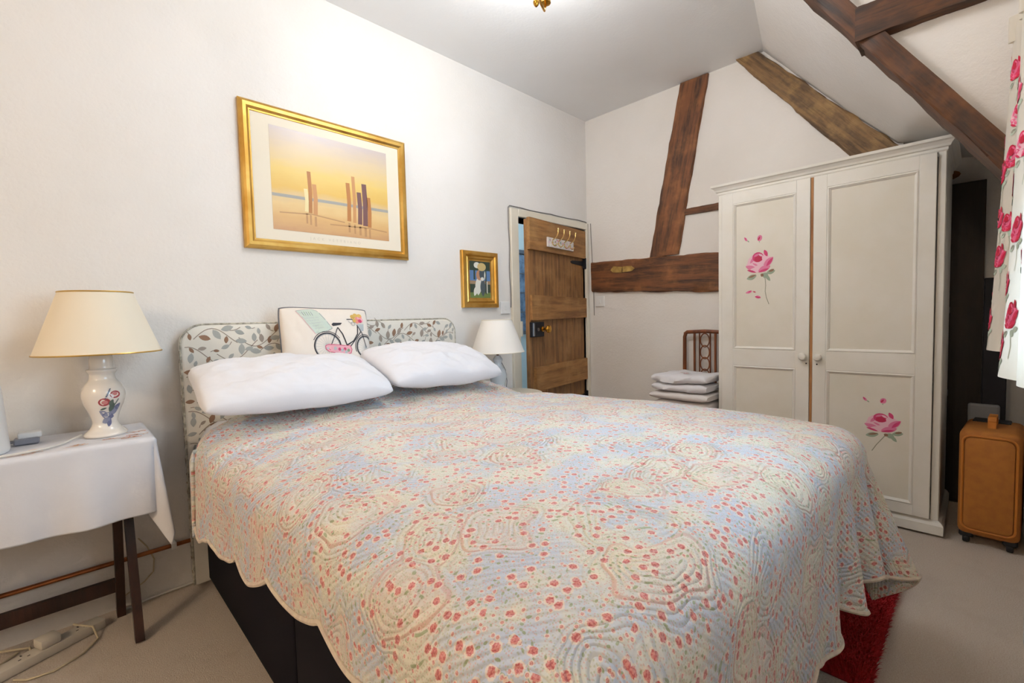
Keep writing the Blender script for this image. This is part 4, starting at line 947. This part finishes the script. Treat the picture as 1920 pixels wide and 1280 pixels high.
MB().tube([(RX, RY, .92), (RX, RY, 1.06)], .003, 6).build('shade_stem', M_BRASS, lb)
shade(lb, (RX, RY), .166, .094, .887, 1.087, mat('shade_white_trim', '#e4dccb', .7), mat('shade_white', '#ece7e0', .75))
MB().tube([(RX + .045, RY - .02, .63), (RX + .056, RY - .02, .7), (RX + .05, RY - .015, .77), (RX + .02, RY - .005, .83)], .002, 6).build('flex', mat('flex_grey', '#6f7278', .6), lb, smooth=True)

# ------------------------------------------------------------------ chair with folded linen
chair = thing('chair', (2.98, 1.32, 0), 'brown wooden chair with oval ring splat beside the wardrobe', 'chair')
cy0, cy1, cxb, cxf = 1.172, 1.48, 3.165, 2.80
top_z = .972; r_ = .03
for y in (cy0 + .011, cy1 - .011): MB().tube([(cxb, y, 0), (cxb - .005, y, .44), (cxb, y, top_z - .04), (cxb, y + (.008 if y < 1.3 else -.008), top_z - .014)], [.016, .014, .0125, .0125], 10).build('back_post', M_CHAIRWOOD, chair, smooth=True)
MB().tube([(cxb, cy0 + .013, top_z - .02), (cxb, cy0 + .03, top_z - .006), (cxb, (cy0 + cy1) / 2, top_z), (cxb, cy1 - .03, top_z - .006), (cxb, cy1 - .013, top_z - .02)], .0135, 10).build('top_rail', M_CHAIRWOOD, chair, smooth=True)
cm = (cy0 + cy1) / 2
for dy in (-.072, .072): MB().box((cxb - .007, cm + dy - .007, .50), (cxb + .007, cm + dy + .007, top_z - .006), .002).build('slat', M_CHAIRWOOD, chair)
for dy in (-.037, .037): MB().box((cxb - .006, cm + dy - .004, .50), (cxb + .006, cm + dy + .004, top_z - .006), .002).build('slat', M_CHAIRWOOD, chair)
for k in range(5):
    zc = top_z - .062 - k * .082; MB().tube([(cxb, cm + .031 * math.cos(2 * PI * j / 28), zc + .046 * math.sin(2 * PI * j / 28)) for j in range(28)], .0042, 7, closed=True).build('splat_ring', M_CHAIRWOOD, chair, smooth=True)
MB().box((cxb - .01, cy0 + .02, .475), (cxb + .01, cy1 - .02, .51), .003).build('lower_rail', M_CHAIRWOOD, chair)
MB().box((cxf - .02, cy0 - .002, .43), (cxb + .008, cy1 + .03, .458), .008, seg=2).build('seat', M_CHAIRWOOD, chair, angle=40)
for y in (cy0 + .02, cy1): bar(MB(), (cxf, y, 0), (cxf + .01, y, .43), .026, .026).build('leg', M_CHAIRWOOD, chair)
for y in (cy0 + .016, cy1 - .006): bar(MB(), (cxf + .005, y, .2), (cxb - .003, y, .2), .014, .02, (0, 1, 0)).build('stretcher', M_CHAIRWOOD, chair)

def folded(name, x0, x1, y0, y1, z0, th, layers, label, mats, seed, wob=.006):
    """a folded cloth: layered rounded slab whose rolled front shows the folds"""
    w = MB(); n = 26
    for L in range(layers):
        za, zb = z0 + th * L / layers, z0 + th * (L + 1) / layers; loops = []
        for i in range(n + 1):
            t = i / n; y = y0 + (y1 - y0) * t; lp = []; e = min(1, min(t, 1 - t) * 9) ** .5
            for k in range(14):
                a = 2 * PI * k / 14; cx, cz = math.cos(a), math.sin(a)
                X = (x0 + x1) / 2 + (x1 - x0) / 2 * (abs(cx) ** .35) * (1 if cx > 0 else -1) * (.96 + .04 * e); Z = (za + zb) / 2 + (zb - za) / 2 * .98 * (abs(cz) ** .6) * (1 if cz > 0 else -1) * (.55 + .45 * e)
                nz = fbm(y * 9 + seed, X * 7, Z * 20 + seed); lp.append((X + nz * wob, y, Z + nz * wob * (.6 if L or cz > 0 else 0)))
            loops.append(lp)
        w.loft(loops)
    o = w.build(name, mats, smooth=True, angle=60); return tag(reorigin(o, ((x0 + x1) / 2, (y0 + y1) / 2, z0)), label, 'linen', 'linen on the chair')
M_TOW = mat('towel_white', '#e6e0de', .95, bump=.5, bscale=400, bdist=.002)
folded('folded_towel', 2.80, 3.10, 1.165, 1.525, .460, .075, 1, 'folded pale towel at the bottom of the stack on the chair', M_TOW, 1)
folded('folded_towel', 2.79, 3.10, 1.16, 1.545, .538, .052, 1, 'thin folded towel in the middle of the stack on the chair', M_TOW, 4)
tp = folded('folded_linen', 2.80, 3.08, 1.17, 1.535, .592, .115, 2, 'crumpled white linen with red embroidery on top of the stack', M_LINEN, 7, .022)
w = MB()
for k in range(9):
    a = r4.uniform(0, 6); x, y = 2.86 + r4.uniform(0, .03), 1.33 + r4.uniform(-.03, .03)
    w.add([(p[0], p[1], .7135 + .0001 * k) for p in petal(x, y, .022, .012, a, 4)], [tuple(range(8))], k % 3)
w.build('embroidery', [PINKS[3], ME_[2], M_LEAF1], tp, fix=False)['kind'] = 'stuff'

# ------------------------------------------------------------------ rug
rg = thing('rug', (2.0, .6, 0), 'shaggy red rug on the carpet at the far foot corner of the bed', 'rug')
M_RUG = mat('red_shag', '#b5161f', .9, c2='#9c121b', nscale=12); M_RUG2 = mat('red_shag_tip', '#c8232d', .9, c2='#ad1722', nscale=30)
rx0, rx1, ry0, ry1 = 1.60, 2.47, .205, 1.35
n1, n2 = 60, 70
RXg = np.linspace(rx0, rx1, n1)[:, None] + np.zeros((1, n2)); RYg = np.linspace(ry0, ry1, n2)[None, :] + np.zeros((n1, 1))
def rug_z(x, y):
    e = max(0, min(1, min(x - rx0, rx1 - x, y - ry0, ry1 - y) / .04))
    if x < 1.83 and y > .31: return .012 * e + .003
    return .004 + e * (.022 + .014 * (math.sin(x * 17 + y * 4) * .5 + .5))
def rug_edge(y0_, x): return y0_ + .012 * math.sin(x * 21) + .006 * math.sin(x * 57)
RZ = np.array([[rug_z(RXg[i, j], RYg[i, j]) for j in range(n2)] for i in range(n1)])
w = MB().grid(np.stack([RXg, RYg, RZ], -1)); w.grid(np.stack([RXg, RYg, np.full_like(RZ, .001)], -1), flip=True); w.build('backing', M_RUG, rg, smooth=True)
w = MB(); r5 = random.Random(9)
for k in range(26000):
    x = r5.uniform(rx0, rx1); y = ry0 + (ry1 - ry0) * r5.random() ** 1.9
    if x < 1.83 and y > .30: continue
    z = rug_z(x, y); a = r5.uniform(0, 2 * PI); l = r5.uniform(.018, .034); ln = r5.uniform(.006, .024); ww = .0016
    dx, dy = math.cos(a) * ln, math.sin(a) * ln
    if y < ry0 + .02: dy = -abs(dy)
    px_, py_ = -math.sin(a) * ww, math.cos(a) * ww
    w.add([(x - px_, y - py_, z - .004), (x + px_, y + py_, z - .004), (x + dx * .6 + px_ * .8, y + dy * .6 + py_ * .8, z + l * .6), (x + dx, y + dy, max(z + l * .75, .003)), (x + dx * .6 - px_ * .8, y + dy * .6 - py_ * .8, z + l * .6)], [(0, 1, 2, 4), (4, 2, 3)], 0 if r5.random() < .5 else 1)
pile = w.build('pile', [M_RUG, M_RUG2], rg, fix=False); pile['kind'] = 'stuff'

# ------------------------------------------------------------------ curtain
M_CURT = None
def curtain_mat():
    m, nt, b = new_mat('curtain_cotton'); b.inputs['Base Color'].default_value = lin('#ece6da'); b.inputs['Roughness'].default_value = .9
    tl = nt.nodes.new('ShaderNodeBsdfTranslucent'); tl.inputs['Color'].default_value = lin('#efe6d6'); mx = nt.nodes.new('ShaderNodeMixShader'); mx.inputs[0].default_value = .35
    nt.links.new(b.outputs[0], mx.inputs[1]); nt.links.new(tl.outputs[0], mx.inputs[2]); nt.links.new(mx.outputs[0], nt.nodes['Material Output'].inputs[0]); return m
# plan of the gathered curtain at top and hem: (x, y) polyline
CTOP = [(2.03, -.095), (2.015, -.055), (1.985, -.062), (1.95, -.098), (1.90, -.10), (1.86, -.068), (1.82, -.066), (1.78, -.10), (1.72, -.10), (1.68, -.07), (1.62, -.07), (1.57, -.10)]
CBOT = [(2.06, -.075), (2.035, -.018), (1.97, -.030), (1.93, -.058), (1.86, -.085), (1.80, -.065), (1.74, -.040), (1.68, -.036), (1.62, -.060), (1.58, -.085), (1.52, -.06), (1.46, -.075)]
def cr(pl, t):
    n = len(pl) - 1; f = min(max(t, 0), .99999) * n; i = int(f); u = f - i; g = lambda k: pl[min(max(k, 0), n)]
    return [.5 * (2 * g(i)[j] + (g(i + 1)[j] - g(i - 1)[j]) * u + (2 * g(i - 1)[j] - 5 * g(i)[j] + 4 * g(i + 1)[j] - g(i + 2)[j]) * u * u + (3 * g(i)[j] - g(i - 1)[j] - 3 * g(i + 1)[j] + g(i + 2)[j]) * u ** 3) for j in (0, 1)]
ZT, ZH = 1.905, .965
def curt(s, h, t=0):
    """s 0..1 along the cloth, h 0 (hem)..1 (top)"""
    a = cr(CTOP, s); b = cr(CBOT, s); k = h ** .8; p = [b[j] + (a[j] - b[j]) * k for j in (0, 1)]
    a2 = cr(CTOP, s + .004); b2 = cr(CBOT, s + .004); q_ = [b2[j] + (a2[j] - b2[j]) * k for j in (0, 1)]
    dx, dy = q_[0] - p[0], q_[1] - p[1]; l = math.hypot(dx, dy) or 1; nx, ny = dy / l, -dx / l
    if True: nx, ny = -dy / l, dx / l
    z = ZH - .045 * min(1, max(0, (s - .3) / .25)) * (1 - h) + (ZT - ZH) * h
    return (p[0] - nx * t, p[1] - ny * t, z)
CG = np.array([[curt(s, h) for h in np.linspace(0, 1, 40)] for s in np.linspace(0, 1, 150)])
cur = thing('curtain', (1.78, -.07, .93), 'white curtain printed with pink and red roses gathered beside the window', 'curtain')
cp = MB().grid(CG).build('fabric', curtain_mat(), cur, smooth=True, angle=80)
w = MB(); rc = random.Random(4)
def rose_on(w, s0, h0, size, sgn):
    def fm(a, b, t): return curt(min(max(s0 + a * size / .95, 0), .999), min(max(h0 - b * size / .94, 0.002), .998), (.0012 + t) * sgn)
    return fm
CR_ = [(.10, .10, .05), (.16, .30, .05), (.13, .42, .045), (.2, .40, .04), (.12, .56, .05), (.2, .60, .05), (.07, .18, .03), (.05, .48, .045), (.22, .72, .05), (.18, .86, .045), (.06, .66, .05), (.05, .9, .05), (.58, .08, .055), (.66, .16, .05), (.56, .24, .045), (.62, .38, .05), (.5, .5, .05), (.6, .6, .05), (.52, .75, .05), (.7, .7, .05), (.85, .3, .05), (.85, .55, .05), (.36, .3, .05), (.38, .66, .05), (.4, .12, .05)]
items = []
for s0, h0, size in CR_:
    for sgn in (1, -1):
        fm = rose_on(w, s0, h0, size * .95, sgn)
        for i, (poly, mi) in enumerate(LEAVES[:4] + ROSE):
            mi2 = {0: 1, 1: 2, 2: 3, 3: 3}.get(mi, mi) if (s0 * 37) % 1 > .35 else mi
            w.add([fm(a, b, i * .00008) for a, b in poly], [tuple(range(len(poly)))], mi2)
        add_stroke(w, [(.3, 1.0), (.5, 1.6), (.4, 2.2)], .07, fm, 0, 6)
w.build('rose_print', [mat('curtain_pale', '#f0b9c6', .85), mat('curtain_pink', '#e2648b', .85), mat('curtain_deep', '#d02b56', .85), mat('curtain_red', '#bb1438', .85), mat('curtain_leaf', '#b3bfae', .85), mat('curtain_twig', '#8f8a7c', .85), mat('curtain_stem', '#b9bba8', .85)], cp, fix=False)['kind'] = 'stuff'
hd = np.array([[np.array(curt(s, 1)) + np.array((0, .012 * math.sin(s * 60), h)) for h in (-.05, -.02, .005, .022)] for s in np.linspace(0, 1, 150)])
MB().grid(hd).build('heading_tape', MATS['curtain_cotton'], cur, smooth=True)
rod = thing('curtain_rod', (1.0, -.085, 1.94), 'white curtain rod above the dormer window', 'rod')
MB().tube([(-.05, -.085, 1.945), (2.07, -.085, 1.945)], .008, 10).build('rail', M_WINP, rod, smooth=True)
for x in (0, 2.05): MB().box((x - .012, -.12, 1.93), (x + .012, -.078, 1.96), .003).build('bracket', M_WINP, rod)

# ------------------------------------------------------------------ ceiling lamp (only its brass finial hangs into view)
def ceiling_lamp(CLX, CLY, label, energy, colour):
    cl_ = thing('ceiling_lamp', (CLX, CLY, Zc), label, 'lamp', 'brass ceiling lamps')
    MB().lathe(smooth_prof([(.06, -.002), (.058, -.014), (.03, -.026), (.008, -.034)]), (CLX, CLY, Zc), 28).build('ceiling_rose', M_BRASS, cl_, smooth=True)
    MB().tube([(CLX, CLY, Zc - .03), (CLX, CLY, 2.40)], .006, 8).build('stem', M_BRASS, cl_, smooth=True)
    MB().lathe(smooth_prof([(.004, -.098), (.009, -.092), (.012, -.08), (.007, -.066), (.02, -.05), (.026, -.03), (.018, -.01), (.01, .01)]), (CLX, CLY, 2.392), 24).build('finial', M_BRASS, cl_, smooth=True)
    for k in range(3):
        a = 2 * PI * k / 3 + .5; c, s = math.cos(a), math.sin(a)
        MB().tube([(CLX + .015 * c, CLY + .015 * s, 2.37), (CLX + .08 * c, CLY + .08 * s, 2.355), (CLX + .15 * c, CLY + .15 * s, 2.37), (CLX + .175 * c, CLY + .175 * s, 2.41)], .005, 8).build('arm', M_BRASS, cl_, smooth=True)
        bx, by = CLX + .175 * c, CLY + .175 * s
        MB().lathe([(.008, .0), (.022, .005), (.022, .012), (.012, .016), (.012, .05)], (bx, by, 2.41), 16).build('cup', M_BRASS, cl_, smooth=True)
        MB().lathe(smooth_prof([(.01, .05), (.016, .065), (.018, .08), (.012, .105), (.003, .125)]), (bx, by, 2.41), 16).build('bulb', MATS.get('warm_bulb_glow') or emis('warm_bulb_glow', '#ffd9a0', 6), cl_, smooth=True)
        ld = bpy.data.lights.new('bulb_light', 'POINT'); ld.energy = energy; ld.color = colour; ld.shadow_soft_size = .03
        lo_ = bpy.data.objects.new('bulb_light', ld); COL.objects.link(lo_); lo_.parent = cl_; lo_.location = Vector((bx, by, 2.55)) - Vector((CLX, CLY, Zc))
ceiling_lamp(1.38, 1.225, 'brass ceiling lamp whose finial tip shows at the top edge', 10.5, (.94, .97, 1.0))
ceiling_lamp(-2.6, .35, 'unseen brass ceiling lamp added behind the camera as warm fill light', 26, (1.0, .80, .57))  # second lamp is an added warm fill, never in view
